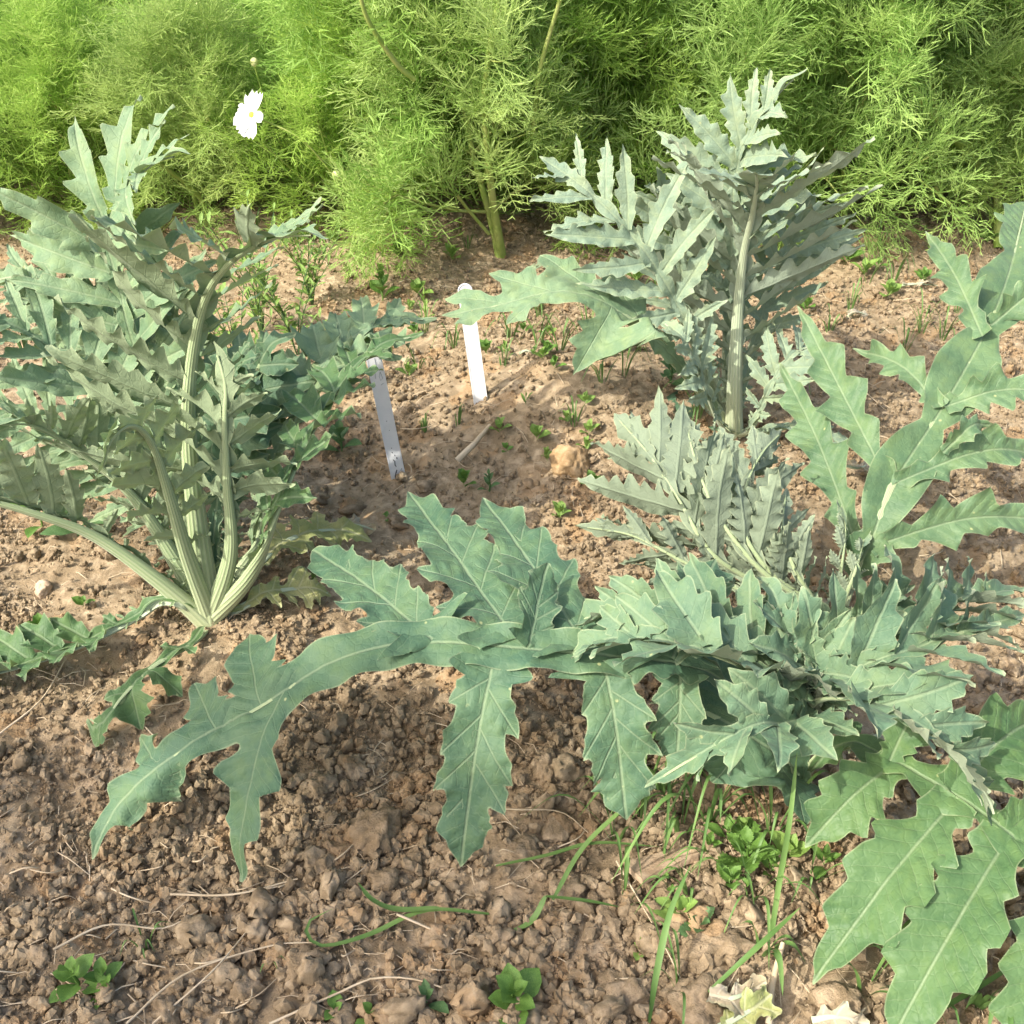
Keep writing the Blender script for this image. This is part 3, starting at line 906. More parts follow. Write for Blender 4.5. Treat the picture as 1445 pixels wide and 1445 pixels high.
def cosmos(p, k, rz, sc, label, zs=1.0, tilt=(0, 0)):
    e = empty('cosmos_bush', p, rz)
    e.scale = (sc, sc, sc * zs); e.rotation_euler = (tilt[0], tilt[1], rz)
    link('stem', COS[k][0], e)
    f = link('foliage', COS[k][1], e); f['kind'] = 'stuff'
    tag(e, label, 'bush', 'feathery bushes behind the cardoons')
    return e
rngC = np.random.RandomState(21)
GEN = 'feathery thread-leaved green bush in the bank behind the cardoons'
CP = []
FL = {95: 'feathery bush directly behind the tall leaf of the bushy cardoon', 470: 'feathery bush with a pale bud, between the flowering bush and the narrow-leaved weeds',
      600: 'feathery bush between the flowering bush and the bush on a bare stem', 880: 'feathery bush behind the spreading side leaf of the silver cardoon', 1020: 'feathery bush directly behind the tip of the silver cardoon',
      1195: 'feathery bush between the silver cardoon and the branching yellow-stemmed bush', 1330: 'feathery bush close beside the branching yellow-stemmed bush', 1405: 'feathery bush with a thick branching yellow base above the winged cardoon leaf'}
CP.append(cosmos(G(706, 362), 0, .6, 1.0, 'feathery green bush on a thick bare yellow-green stem, set forward of the bank', 1.0))
front = [(-60, 322, 3), (95, 318, 1), (285, 318, 3), (470, 325, 1), (590, 306, 4), (860, 306, 4), (1020, 318, 1), (1195, 322, 2), (1330, 312, 4), (1405, 330, 0), (1530, 322, 1)]
for i, (px, py, k) in enumerate(front):
    p = G(px, py)
    CP.append(cosmos(p, k, rngC.uniform(0, 6.28), rngC.uniform(.92, 1.08) * (.85 if px < 500 else 1.05), FL.get(px, GEN), .85 if px < 500 else 1.0, (rngC.uniform(-.08, .08), rngC.uniform(-.1, .1))))
for (Y, n, sc) in [(2.92, 8, .92), (3.2, 9, .95), (3.65, 10, .95), (4.3, 11, 1.0), (5.0, 12, 1.05), (5.8, 12, 1.1)]:
    hw = (Y * math.cos(PITCH) + .574) * .466 * 1.2
    for j in range(n):
        x = -hw + 2 * hw * (j + .5 + rngC.uniform(-.25, .25)) / n
        y = Y + rngC.uniform(-.15, .15)
        left = x < -.25 * hw
        cosmos((x, y, float(H(x, y))), rngC.randint(5), rngC.uniform(0, 6.28), sc * rngC.uniform(.9, 1.1), GEN, (.72 if left else 1.0) * rngC.uniform(.9, 1.1), (rngC.uniform(-.08, .08), rngC.uniform(-.08, .08)))

# each bush a slightly different green
nt = M_frond.node_tree
oi = nt.nodes.new('ShaderNodeObjectInfo')
hs = nt.nodes.new('ShaderNodeHueSaturation')
bsdf = nt.nodes['Principled BSDF']; src = bsdf.inputs['Base Color'].links[0].from_socket
nt.links.new(src, hs.inputs['Color'])
nt.links.new(maprange(nt, oi.outputs['Random'], 0, 1, .493, .507), hs.inputs['Hue'])
nt.links.new(maprange(nt, math_(nt, 'FRACT', math_(nt, 'MULTIPLY', oi.outputs['Random'], 7.3)), 0, 1, .94, 1.08), hs.inputs['Saturation'])
nt.links.new(maprange(nt, math_(nt, 'FRACT', math_(nt, 'MULTIPLY', oi.outputs['Random'], 3.7)), 0, 1, .92, 1.12), hs.inputs['Value'])
nt.links.new(hs.outputs[0], bsdf.inputs['Base Color'])
for n in nt.nodes:
    if n.type == 'BSDF_TRANSLUCENT': nt.links.new(hs.outputs[0], n.inputs['Color'])

# ------------------------------------------------------------------ the cardoons
UP = (0, 0, 1)
def L_(t, s, a, l, w, **k): return dict(t=t, s=s, a=a, l=l, w=w, **k)
def T_(t, s, tip, w, **k): return dict(t=t, s=s, tip=tip, w=w, **k)

# --- front right plant with the rosette and the large leaf reaching left
bF = G(1122, 1140)
F = cardoon(bF, 'large blue-green cardoon with a spreading rosette and one long broad leaf over bare soil')
# the long leaf: a winged midrib with broad toothed leaflets
lh = [(0, (-.6, .2, .7)), (.3, (0, -.35, 1)), (1, (-.25, -.3, 1))]
lf = make_leaf(F, [bF, PZ(1085, 1040, .11), PZ(1000, 950, .20), PZ(850, 925, .22), PZ(730, 915, .225), PZ(590, 908, .215), PZ(470, 935, .19), PZ(360, 1000, .15), PZ(250, 1062, .11), PZ(165, 1140, .06), PZ(128, 1212, .025)],
          lh, W=.16, x0=.32, lobes=[
    T_(.715, 1, PZ(340, 1252, .02), .034, k=45, teeth=5), T_(.745, -1, PZ(352, 893, .15), .038, k=20, teeth=3),
    T_(.80, -1, PZ(276, 965, .12), .030, k=15, teeth=3), T_(.83, 1, PZ(290, 1130, .035), .008, k=45, teeth=2), T_(.88, 1, PZ(198, 1180, .02), .008, k=40, teeth=2),
    T_(.875, -1, PZ(200, 1040, .07), .020, k=20, teeth=2)],
    wing=.19, term=.17, tw=.028, fold=8, teeth=4, ta=.42, mat=M_blue, r0=.0055, rtop=-.85, cell=.0036, seed=11, wavy=.008, ripple=.005, lobefold=9)
for (a, b, w, sd, hn, sg) in [(PZ(945, 940, .21), PZ(1010, 790, .25), .040, 1, (0, -.5, 1), .015), (PZ(835, 924, .222), PZ(682, 704, .24), .047, 2, (.15, -.45, 1), .004), (PZ(850, 926, .222), PZ(884, 1156, .085), .043, 3, (-.1, -.6, .8), .02),
                    (PZ(735, 915, .227), PZ(576, 694, .225), .049, 4, (.15, -.45, 1), .004), (PZ(700, 916, .226), PZ(650, 1224, .045), .043, 5, (-.05, -.65, .8), .03), (PZ(618, 910, .219), PZ(440, 775, .19), .045, 6, (.05, -.45, 1), .008),
                    (PZ(960, 945, .205), PZ(955, 1080, .13), .032, 7, (-.1, -.6, .8), .015), (PZ(745, 915, .228), PZ(772, 795, .27), .026, 8, (.5, -.5, .8), .0)]:
    lobed_leaflet(F, lf, a, b, w * 1.28, hn, sg, 110 + sd, 4, M_blue, 12)
# rosette leaves
def ros(pts, hint, seed, W=.10, n=6, mat=None, **k):
    kw = dict(x0=.33, ang=(52, 30), lw=.26, fold=30, kap=22, tau=28, teeth=4, ta=.36, ruf=.22, jit=.7, mat=mat or M_ros, r0=.0055, seed=seed, rw=1.12, wing=.14, term=.24, tw=.018, wavy=.004, ripple=.003, cell=.0036, petiole_wing=.007)
    kw.update(k)
    return make_leaf(F, pts, hint, W=W * 1.02, n=n + 1, **kw)
cF = PZ(1138, 955, .19)
def up_(f=1.0): return PZ(1132, 1040, .09)
ros([bF, up_(), PZ(1120, 975, .20), PZ(1040, 935, .255), PZ(940, 905, .27), PZ(850, 905, .25), PZ(788, 948, .20)], [(0, (-.8, .2, .5)), (.45, (-.2, .1, 1)), (1, (-.5, -.1, 1))], 21, W=.10, tau=-8)
ros([bF, up_(), PZ(1140, 1010, .17), PZ(1110, 1020, .21), PZ(1060, 1025, .235), PZ(990, 1062, .215), PZ(912, 1110, .16)], [(0, (-.5, -.6, .5)), (.5, (-.1, -.5, 1)), (1, (-.3, -.6, 1))], 23, W=.085, n=5, term=.30)
ros([bF, up_(), PZ(1150, 990, .19), PZ(1200, 985, .24), PZ(1270, 1010, .25), PZ(1340, 1060, .225), PZ(1385, 1120, .18), PZ(1408, 1190, .13)], [(0, (.5, -.6, .5)), (.5, (.2, -.2, 1)), (1, (.7, -.3, .6))], 24, W=.085, n=6)
ros([bF, up_(), PZ(1150, 980, .19), PZ(1210, 945, .245), PZ(1290, 915, .265), PZ(1380, 885, .26), PZ(1448, 868, .24)], [(0, (.7, -.2, .5)), (.5, (0, -.25, 1)), (1, (.2, -.3, 1))], 25, W=.095, n=6)
ros([bF, up_(), PZ(1148, 970, .19), PZ(1210, 925, .235), PZ(1280, 880, .255), PZ(1360, 845, .25), PZ(1450, 830, .22)], [(0, (.6, .4, .5)), (.5, (-.1, -.3, 1)), (1, (.2, 0, 1))], 26, W=.095, n=7)
ros([bF, up_(), PZ(1140, 970, .19), PZ(1165, 925, .235), PZ(1200, 880, .26), PZ(1240, 845, .27), PZ(1290, 828, .265)], [(0, (0, .8, .5)), (.5, (-.1, -.5, 1)), (1, (0, -.3, 1))], 27, W=.08, n=6)
ros([bF, up_(), PZ(1136, 970, .19), PZ(1125, 920, .235), PZ(1105, 875, .26), PZ(1090, 838, .275), PZ(1070, 812, .28)], [(0, (0, .8, .5)), (.5, (.1, -.5, 1)), (1, (0, -.3, 1))], 28, W=.08, n=6)
ros([bF, up_(), PZ(1130, 970, .19), PZ(1080, 920, .235), PZ(1000, 880, .255), PZ(900, 862, .255), PZ(825, 872, .23), PZ(786, 892, .20)], [(0, (-.5, .5, .5)), (.5, (.05, -.3, 1)), (1, (-.3, 0, 1))], 29, W=.09, n=7)
ros([bF, up_(), PZ(1140, 972, .19), PZ(1150, 940, .225), PZ(1145, 905, .25), PZ(1150, 875, .27)], [(0, (0, .8, .5)), (1, (0, -.7, .7))], 31, W=.05, n=6, r0=.005)
# low shaded leaf under the rosette
make_leaf(F, [bF, PZ(1125, 1090, .06), PZ(1060, 1040, .12), PZ(985, 1000, .13), PZ(930, 985, .11)], [(0, (-.4, -.5, .8)), (1, (-.2, -.5, 1))], W=.12, x0=.25,
          lobes=[T_(.35, 1, PZ(1135, 1165, .06), .042, k=20), T_(.55, 1, PZ(1005, 1105, .06), .04, k=20), T_(.6, -1, PZ(1000, 900, .15), .04), T_(.35, -1, PZ(1120, 960, .13), .03)],
          wing=.25, term=.3, tw=.045, fold=8, mat=M_blue, r0=.008, cell=.0036, seed=12)
# right leaves in front, broad leaflets on one stalk
nF = (0, -.45, 1)
rl = make_leaf(F, [bF, PZ(1150, 1080, .07), PZ(1200, 1048, .12), PZ(1270, 1080, .15), PZ(1345, 1122, .155), PZ(1420, 1175, .15), PZ(1500, 1240, .13), PZ(1570, 1330, .09)],
          [(0, (.4, -.3, .8)), (.4, nF), (1, (.2, -.4, 1))], W=.10, x0=.3, lobes=[], wing=.28, wnodes=4, term=.2, tw=.04, fold=9, mat=M_bright, r0=.007, cell=.0036, seed=13)
for (a, b, w, sd, hn, sg) in [(PZ(1265, 1075, .15), PZ(1136, 1195, .09), .040, 1, (-.2, -.6, .8), .012), (PZ(1255, 1075, .15), PZ(1300, 985, .20), .026, 2, (-.3, -.7, .7), .01),
                    (PZ(1352, 1126, .156), PZ(1146, 1388, .05), .047, 3, (-.35, -.35, 1), .02), (PZ(1340, 1120, .156), PZ(1470, 1010, .18), .046, 4, (-.1, -.7, .8), .02),
                    (PZ(1425, 1178, .151), PZ(1250, 1482, .045), .052, 5, (-.35, -.3, 1), .02), (PZ(1420, 1178, .151), PZ(1570, 1080, .15), .045, 6, (-.1, -.7, .8), .02),
                    (PZ(1510, 1250, .13), PZ(1425, 1530, .05), .045, 7, (-.3, -.3, 1), .02)]:
    leaflet(F, rl, a, b, w, hn, sg, 130 + sd, 5, .40, M_bright, 18)

# --- plant behind the rosette on the right, with the broad winged leaf
bG = G(1175, 905)
Gp = cardoon(bG, 'bright green broad-winged cardoon behind the rosette, with young silver leaves at its heart')
gl = make_leaf(Gp, [bG, PZ(1200, 830, .08), PZ(1228, 765, .15), PZ(1262, 680, .21), PZ(1330, 575, .27), PZ(1392, 465, .33), PZ(1425, 380, .37), PZ(1450, 280, .41)],
          [(0, (0, -.9, .5)), (.3, (-.25, -.85, .5)), (1, (-.3, -.8, .6))], W=.14, x0=.18, lobes=[], wing=.33, wnodes=4, term=.16, tw=.04, fold=14, mat=M_wing, rib=M_rib, r0=.0055, rtop=-.05, cell=.0038, seed=41)
for (a, b, w, sd, hn, sg) in [(PZ(1215, 785, .13), PZ(1098, 508, .25), .040, 1, (-.3, -.85, .45), .015), (PZ(1225, 772, .145), PZ(1500, 735, .16), .036, 2, (.1, -.75, .6), .025),
                    (PZ(1258, 690, .205), PZ(1124, 428, .33), .036, 3, (-.3, -.85, .45), .0), (PZ(1262, 682, .21), PZ(1500, 645, .22), .034, 4, (.1, -.65, .75), .03),
                    (PZ(1332, 578, .27), PZ(1205, 492, .27), .030, 5, (-.1, -.85, .5), .02), (PZ(1330, 575, .27), PZ(1500, 560, .29), .034, 6, (.1, -.65, .75), .02),
                    (PZ(1388, 478, .33), PZ(1306, 325, .40), .034, 7, (-.3, -.85, .45), .01), (PZ(1395, 462, .33), PZ(1510, 400, .38), .034, 8, (.1, -.75, .6), .02), (PZ(1330, 640, .25), PZ(1400, 600, .27), .02, 9, (.1, -.7, .6), .02)]:
    leaflet(Gp, gl, a, b, w * .86, hn, sg, 410 + sd, 5, .55, M_wing, 20, ripple=.007)
gk = dict(x0=.22, ang=(58, 32), lw=.17, fold=14, kap=-10, tau=26, teeth=6, ta=.5, mat=M_young, rib=M_rib, r0=.0048, rw=1.2, wing=.08, cell=.0038)
uh = [(0, (-.2, .6, .8)), (.4, (.1, .85, -.1)), (1, (.1, .85, -.25))]
for (pp, W_, n_, sd) in [([PZ(1130, 850, .09), PZ(1050, 812, .13), PZ(1000, 775, .165), PZ(958, 705, .21), PZ(915, 640, .24), PZ(864, 582, .255)], .15, 7, 42),
                         ([PZ(1150, 855, .09), PZ(1090, 810, .14), PZ(1050, 750, .185), PZ(1052, 690, .215), PZ(1075, 640, .235), PZ(1108, 605, .245)], .12, 7, 43),
                         ([PZ(1110, 860, .09), PZ(1030, 825, .12), PZ(960, 790, .15), PZ(890, 755, .165), PZ(812, 742, .16)], .085, 6, 44),
                         ([PZ(1135, 850, .10), PZ(1070, 800, .15), PZ(1015, 730, .20), PZ(985, 660, .24), PZ(962, 575, .27)], .10, 7, 47),
                         ([PZ(1150, 850, .10), PZ(1120, 800, .15), PZ(1105, 745, .18), PZ(1110, 690, .20)], .075, 6, 48)]:
    make_leaf(Gp, [bG] + pp, uh, W=W_, n=n_, seed=sd, **gk)
make_leaf(Gp, [bG, PZ(1180, 840, .09), PZ(1188, 790, .14), PZ(1192, 745, .17), PZ(1185, 705, .19)], [(0, (0, .6, .8)), (1, (-.4, .8, .3))], W=.035, n=6, seed=45, **gk)
make_leaf(Gp, [bG, PZ(1190, 850, .09), PZ(1205, 810, .13), PZ(1215, 775, .15), PZ(1222, 745, .16)], [(0, (0, .6, .8)), (1, (.3, .9, .3))], W=.03, n=5, seed=46, **gk)

# --- tall silver plant behind, right of the plant labels
bB = G(1035, 612)
Bp = cardoon(bB, 'tall silver-grey cardoon standing alone in front of the feathery bushes, right of the white labels')
bk = dict(mat=M_silver, rib=M_ribpale, cell=.0042)
YB = bB[1]
make_leaf(Bp, [bB, PY(1036, 540, YB), PY(1041, 441, YB + .01), PY(1049, 361, YB), PY(1061, 305, YB - .03), PY(1068, 262, YB - .09), PY(1066, 240, YB - .16)],
          [(0, (.15, 1, .1)), (.75, (.15, 1, .15)), (1, (.1, .3, 1))], W=.20, n=11, x0=.20, ang=(66, 45), lw=.125, fold=8, kap=-8, tau=40, teeth=6, ta=.5, r0=.0135, seed=51, wing=.09, prof=np.array([.35, .7, 1.0, 1.0, .9, .6, .35]), rw=.95, wavy=.010, **bk)
make_leaf(Bp, [bB, PY(1028, 520, YB + .03), PY(1030, 400, YB + .06), PY(1034, 300, YB + .08), PY(1040, 240, YB + .08), PY(1058, 190, YB + .06), PY(1098, 132, YB + .03), PY(1138, 95, YB)],
          [(0, (-.2, -1, .2)), (.6, (-.45, -.8, .5)), (1, (-.6, -.2, .8))], W=.15, n=9, x0=.36, ang=(64, 36), lw=.17, fold=22, kap=25, tau=22, teeth=5, ta=.5, r0=.012, seed=52, wing=.09, term=.22, tw=.016, **bk)
make_leaf(Bp, [bB, PY(1010, 560, YB), PY(975, 470, YB - .02), PY(930, 385, YB - .03), PY(880, 320, YB - .02), PY(820, 262, YB), PY(762, 222, YB + .03)],
          [(0, (-.5, -.5, .6)), (1, (-.1, -.75, .7))], W=.145, n=8, x0=.33, ang=(66, 38), lw=.135, fold=16, kap=15, tau=24, teeth=5, ta=.5, r0=.012, seed=53, wing=.09, term=.13, tw=.016, **bk)
make_leaf(Bp, [bB, PY(1046, 560, YB + .05), PY(1065, 480, YB + .1), PY(1090, 400, YB + .12), PY(1120, 330, YB + .12), PY(1150, 270, YB + .1)],
          [(0, (.2, -.8, .4)), (1, (.1, -.6, .8))], W=.14, n=8, x0=.36, ang=(60, 36), lw=.135, fold=16, kap=15, tau=15, teeth=5, ta=.5, r0=.010, seed=54, wing=.10, term=.14, tw=.017, **bk)
make_leaf(Bp, [bB, PY(1000, 570, YB + .05), PY(985, 490, YB + .12), PY(965, 400, YB + .16), PY(945, 300, YB + .16), PY(925, 235, YB + .14)],
          [(0, (-.2, -.8, .4)), (1, (-.1, -.6, .8))], W=.14, n=8, x0=.36, ang=(60, 36), lw=.135, fold=16, kap=15, tau=15, teeth=5, ta=.5, r0=.010, seed=55, wing=.10, term=.14, tw=.017, **bk)
make_leaf(Bp, [bB, PY(1000, 560, YB - .02), PY(955, 510, YB - .04), PY(905, 462, YB - .05), PY(850, 425, YB - .05), PY(790, 412, YB - .05), PY(715, 428, YB - .05), PY(625, 448, YB - .05)],
          [(0, (-.5, -.3, .8)), (.4, (-.2, -.5, 1)), (1, (-.1, -.45, 1))], W=.12, x0=.4, lobes=[
    T_(.47, -1, PY(845, 372, YB + .05), .036, k=15, teeth=4), T_(.46, 1, PY(925, 470, YB - .14), .03, k=40, teeth=3),
    T_(.58, -1, PY(762, 358, YB + .04), .032, k=10, teeth=4), T_(.565, 1, PY(808, 530, YB - .10), .034, k=25, teeth=4),
    T_(.72, -1, PY(690, 388, YB), .028, k=10, teeth=3), T_(.74, 1, PY(715, 462, YB - .1), .02, k=25, teeth=3),
    T_(.84, -1, PY(625, 420, YB), .02, k=10, teeth=2), T_(.86, 1, PY(640, 462, YB - .08), .014, k=15, teeth=2)],
    wing=.2, term=.16, tw=.022, fold=8, ta=.4, mat=M_green, r0=.011, cell=.004, seed=56, lobefold=10)
make_leaf(Bp, [bB, PZ(985, 600, .05), PZ(940, 575, .06), PZ(895, 545, .05), PZ(855, 525, .03)], (-.1, -.3, 1), W=.09, n=4, x0=.25, ang=(60, 40), lw=.34, fold=8, kap=25, teeth=3, split=False, mat=M_blue, r0=.008, cell=.0045, seed=57, wing=.3)
make_leaf(Bp, [bB, PZ(1075, 607, .05), PZ(1120, 600, .06), PZ(1165, 612, .04), PZ(1195, 640, .02)], (.1, -.3, 1), W=.05, n=4, x0=.45, ang=(60, 40), lw=.34, fold=8, kap=25, teeth=3, split=False, mat=M_silver, r0=.009, cell=.0045, seed=58, wing=.2)

# --- left plant
bL = G(298, 872)
Lp = cardoon(bL, 'bushy green cardoon with thick pale ribbed stalks, left of the white labels')
YL = bL[1]
lk_ = dict(mat=M_green, rib=M_rib, cell=.0040)
# central tall leaf, underside towards us, top bending to the right
make_leaf(Lp, [bL, PY(280, 760, YL), PY(265, 620, YL + .01), PY(268, 520, YL + .02), PY(285, 430, YL + .01), PY(320, 372, YL - .02), PY(385, 335, YL - .06), PY(466, 330, YL - .12)],
          [(0, (-.35, .9, .1)), (.6, (-.45, .85, .25)), (.8, (-.3, .5, .8)), (1, (0, .2, 1))], W=.17, n=11, x0=.28, ang=(78, 44), lw=.14, fold=10, kap=-8, tau=38, teeth=5, ta=.5, r0=.015, seed=61, wing=.12, term=.24, tw=.022,
          prof=np.array([.5, .85, 1, .95, .9, .85, .65]), lateral_bias=(.65, 1.1), rw=1.1, **lk_)
# tall leaf behind
make_leaf(Lp, [bL, PY(270, 760, YL + .06), PY(230, 620, YL + .13), PY(190, 490, YL + .18), PY(165, 390, YL + .20), PY(152, 335, YL + .20), PY(172, 275, YL + .17), PY(215, 230, YL + .13), PY(268, 215, YL + .09)],
          [(0, (-.2, -.8, .4)), (.6, (-.1, -.9, .4)), (.85, (-.5, -.3, .8)), (1, (-.3, .2, 1))], W=.15, n=12, x0=.36, ang=(72, 40), lw=.15, fold=18, kap=28, tau=18, teeth=4, ta=.5, r0=.015, seed=62, wing=.09, rw=1.15, term=.16, tw=.018, **lk_)
# leaf arching left and out of frame, thick stalk
make_leaf(Lp, [bL, PY(225, 810, YL - .01), PY(140, 752, YL - .02), PY(60, 722, YL - .04), PY(-30, 700, YL - .06), PY(-130, 690, YL - .08), PY(-230, 720, YL - .08)],
          [(0, (-.2, .6, .8)), (1, (0, .75, .65))], W=.13, n=9, x0=.34, ang=(72, 42), lw=.175, fold=24, kap=-25, tau=-20, teeth=5, ta=.5, r0=.0165, seed=63, wing=.1, **lk_)
# left-leaning leaves behind
make_leaf(Lp, [bL, PY(255, 740, YL + .05), PY(190, 610, YL + .10), PY(110, 520, YL + .13), PY(20, 460, YL + .13), PY(-80, 430, YL + .1)],
          [(0, (-.4, .6, .5)), (1, (0, -.5, .85))], W=.135, n=11, x0=.30, ang=(72, 40), lw=.15, fold=16, kap=20, tau=16, teeth=4, ta=.5, r0=.014, seed=64, wing=.09, rw=1.15, term=.13, tw=.02, **lk_)
make_leaf(Lp, [bL, PY(240, 770, YL + .10), PY(170, 660, YL + .17), PY(90, 600, YL + .2), PY(0, 570, YL + .2), PY(-90, 580, YL + .18)],
          [(0, (-.4, -.6, .5)), (1, (0, -.5, .85))], W=.125, n=11, x0=.30, ang=(72, 40), lw=.15, fold=16, kap=25, tau=16, teeth=4, ta=.5, r0=.013, seed=65, wing=.09, rw=1.15, term=.13, tw=.02, **lk_)
make_leaf(Lp, [bL, PY(262, 720, YL + .12), PY(225, 560, YL + .22), PY(150, 440, YL + .27), PY(60, 390, YL + .28), PY(-40, 400, YL + .26)],
          [(0, (-.4, -.6, .5)), (1, (0, -.5, .85))], W=.12, n=11, x0=.36, ang=(72, 40), lw=.15, fold=16, kap=25, tau=16, teeth=4, ta=.5, r0=.013, seed=66, wing=.09, rw=1.15, term=.13, tw=.02, **lk_)
# short leaf curling left in front
make_leaf(Lp, [bL, PY(262, 780, YL - .03), PY(235, 690, YL - .06), PY(212, 625, YL - .09), PY(185, 600, YL - .13), PY(155, 622, YL - .16), PY(140, 680, YL - .17)],
          [(0, (-.5, .8, .3)), (.5, (-.5, .6, .6)), (1, (-.8, 0, .5))], W=.075, n=7, x0=.25, ang=(70, 50), lw=.32, fold=14, kap=35, tau=-10, teeth=4, ta=.4, r0=.0125, seed=67, wing=.14, **lk_)
# upright short leaf right of centre
make_leaf(Lp, [bL, PY(327, 780, YL - .02), PY(322, 680, YL - .03), PY(318, 600, YL - .03), PY(318, 540, YL - .02), PY(300, 480, YL)],
          [(0, (.3, .9, .1)), (1, (.2, .9, .3))], W=.10, n=6, x0=.42, ang=(66, 45), lw=.24, fold=16, kap=20, tau=-25, teeth=4, ta=.4, r0=.0125, seed=68, wing=.12, **lk_)
# right-leaning leaves
make_leaf(Lp, [bL, PY(350, 810, YL - .02), PY(385, 720, YL - .03), PY(425, 630, YL + .04), PY(475, 550, YL + .13), PY(530, 492, YL + .20), PY(600, 470, YL + .25)],
          [(0, (.5, .7, .4)), (.5, (-.5, -.5, .7)), (1, (-.2, -.5, .85))], W=.08, n=7, x0=.34, ang=(68, 45), lw=.30, fold=14, kap=25, tau=8, teeth=3, ta=.36, r0=.012, seed=69, wing=.16, mat=M_bright, rib=M_rib, cell=.004)
make_leaf(Lp, [bL, PY(345, 790, YL + .05), PY(375, 680, YL + .1), PY(415, 580, YL + .16), PY(470, 500, YL + .24), PY(540, 455, YL + .30), PY(618, 450, YL + .34)],
          [(0, (.5, .7, .4)), (.5, (-.5, -.5, .7)), (1, (-.2, -.5, .85))], W=.10, n=7, x0=.42, ang=(68, 45), lw=.33, fold=12, kap=20, tau=8, teeth=3, ta=.4, r0=.012, seed=70, wing=.16, **lk_)
make_leaf(Lp, [bL, PY(320, 780, YL + .08), PY(335, 660, YL + .14), PY(350, 560, YL + .18), PY(380, 490, YL + .2), PY(420, 470, YL + .2)],
          [(0, (.2, -.8, .4)), (1, (-.2, -.6, .85))], W=.10, n=6, x0=.42, ang=(68, 45), lw=.32, fold=12, kap=25, tau=8, teeth=3, ta=.4, r0=.011, seed=71, wing=.16, mat=M_blue, rib=M_rib, cell=.004)
make_leaf(Lp, [bL, PY(300, 780, YL + .06), PY(310, 670, YL + .1), PY(320, 580, YL + .12), PY(335, 520, YL + .11), PY(370, 500, YL + .08)],
          [(0, (.2, -.8, .4)), (1, (-.2, -.6, .85))], W=.09, n=6, x0=.4, ang=(68, 45), lw=.32, fold=12, kap=25, tau=8, teeth=3, ta=.4, r0=.011, seed=72, wing=.16, mat=M_blue, rib=M_rib, cell=.004)
# leaf bent down onto the soil to the left
make_leaf(Lp, [bL, PZ(262, 848, .06), PZ(225, 845, .065), PZ(190, 868, .045), PZ(120, 905, .035), PZ(40, 935, .035), PZ(-50, 960, .03), PZ(-140, 980, .03)],
          [(0, (-.3, -.5, .8)), (1, (-.1, .15, 1))], W=.08, n=6, x0=.38, ang=(66, 45), lw=.36, fold=32, kap=25, tau=0, teeth=3, ta=.36, r0=.0105, seed=73, wing=.14, mat=M_bright, rib=M_ribpale, cell=.004)
# small leaf towards us
make_leaf(Lp, [bL + np.array([0, -.01, .0]), PZ(270, 905, .03), PZ(215, 940, .05), PZ(170, 985, .05), PZ(145, 1020, .035), PZ(120, 1010, .03)],
          [(0, (0, -.3, 1)), (1, (-.3, -.4, 1))], W=.08, x0=.35, lobes=[L_(.30, 1, 70, .03, .010), L_(.34, -1, 70, .025, .010), T_(.55, 1, PZ(258, 985, .02), .020, k=30, teeth=3), T_(.66, 1, PZ(200, 1032, .012), .022, k=30, teeth=3), T_(.85, 1, PZ(140, 1062, .008), .018, k=30, teeth=3), L_(.7, -1, 50, .03, .010)],
          wing=.11, term=.2, tw=.012, fold=10, mat=M_bright, r0=.006, cell=.0034, seed=74)
# withered leaves on the soil to the right
make_leaf(Lp, [bL, PZ(335, 858, .03), PZ(375, 838, .045), PZ(420, 830, .04), PZ(470, 838, .02)], (0, -.35, 1), W=.045, n=5, x0=.4, ang=(70, 50), lw=.42, fold=10, kap=40, split=False, mat=M_yellow, rib=M_ribpale, r0=.007, cell=.0036, seed=75, wing=.22, ripple=.007)
make_leaf(Lp, [bL, PZ(345, 815, .05), PZ(385, 775, .06), PZ(430, 752, .05), PZ(480, 748, .03), PZ(525, 762, .015)], (0, -.5, 1), W=.05, n=5, x0=.35, ang=(70, 50), lw=.42, fold=10, kap=40, split=False, mat=M_yellow, rib=M_ribpale, r0=.008, cell=.0036, seed=76, wing=.25, ripple=.008)

make_leaf(Lp, [bL, PY(250, 790, YL + .02), PY(190, 700, YL + .03), PY(120, 640, YL + .02), PY(50, 600, YL - .02), PY(-20, 600, YL - .06)],
          [(0, (-.3, .8, .3)), (1, (0, .6, .8))], W=.11, n=10, x0=.30, ang=(72, 42), lw=.15, fold=16, kap=-15, tau=-20, teeth=4, ta=.5, r0=.013, seed=78, wing=.09, rw=1.15, **lk_)
make_leaf(Lp, [bL, PY(280, 790, YL + .16), PY(260, 640, YL + .28), PY(245, 520, YL + .34), PY(250, 420, YL + .36), PY(290, 350, YL + .36)],
          [(0, (0, -.8, .4)), (1, (-.1, -.8, .6))], W=.12, n=10, x0=.40, ang=(70, 40), lw=.15, fold=16, kap=25, tau=16, teeth=4, ta=.5, r0=.012, seed=79, wing=.09, rw=1.15, **lk_)

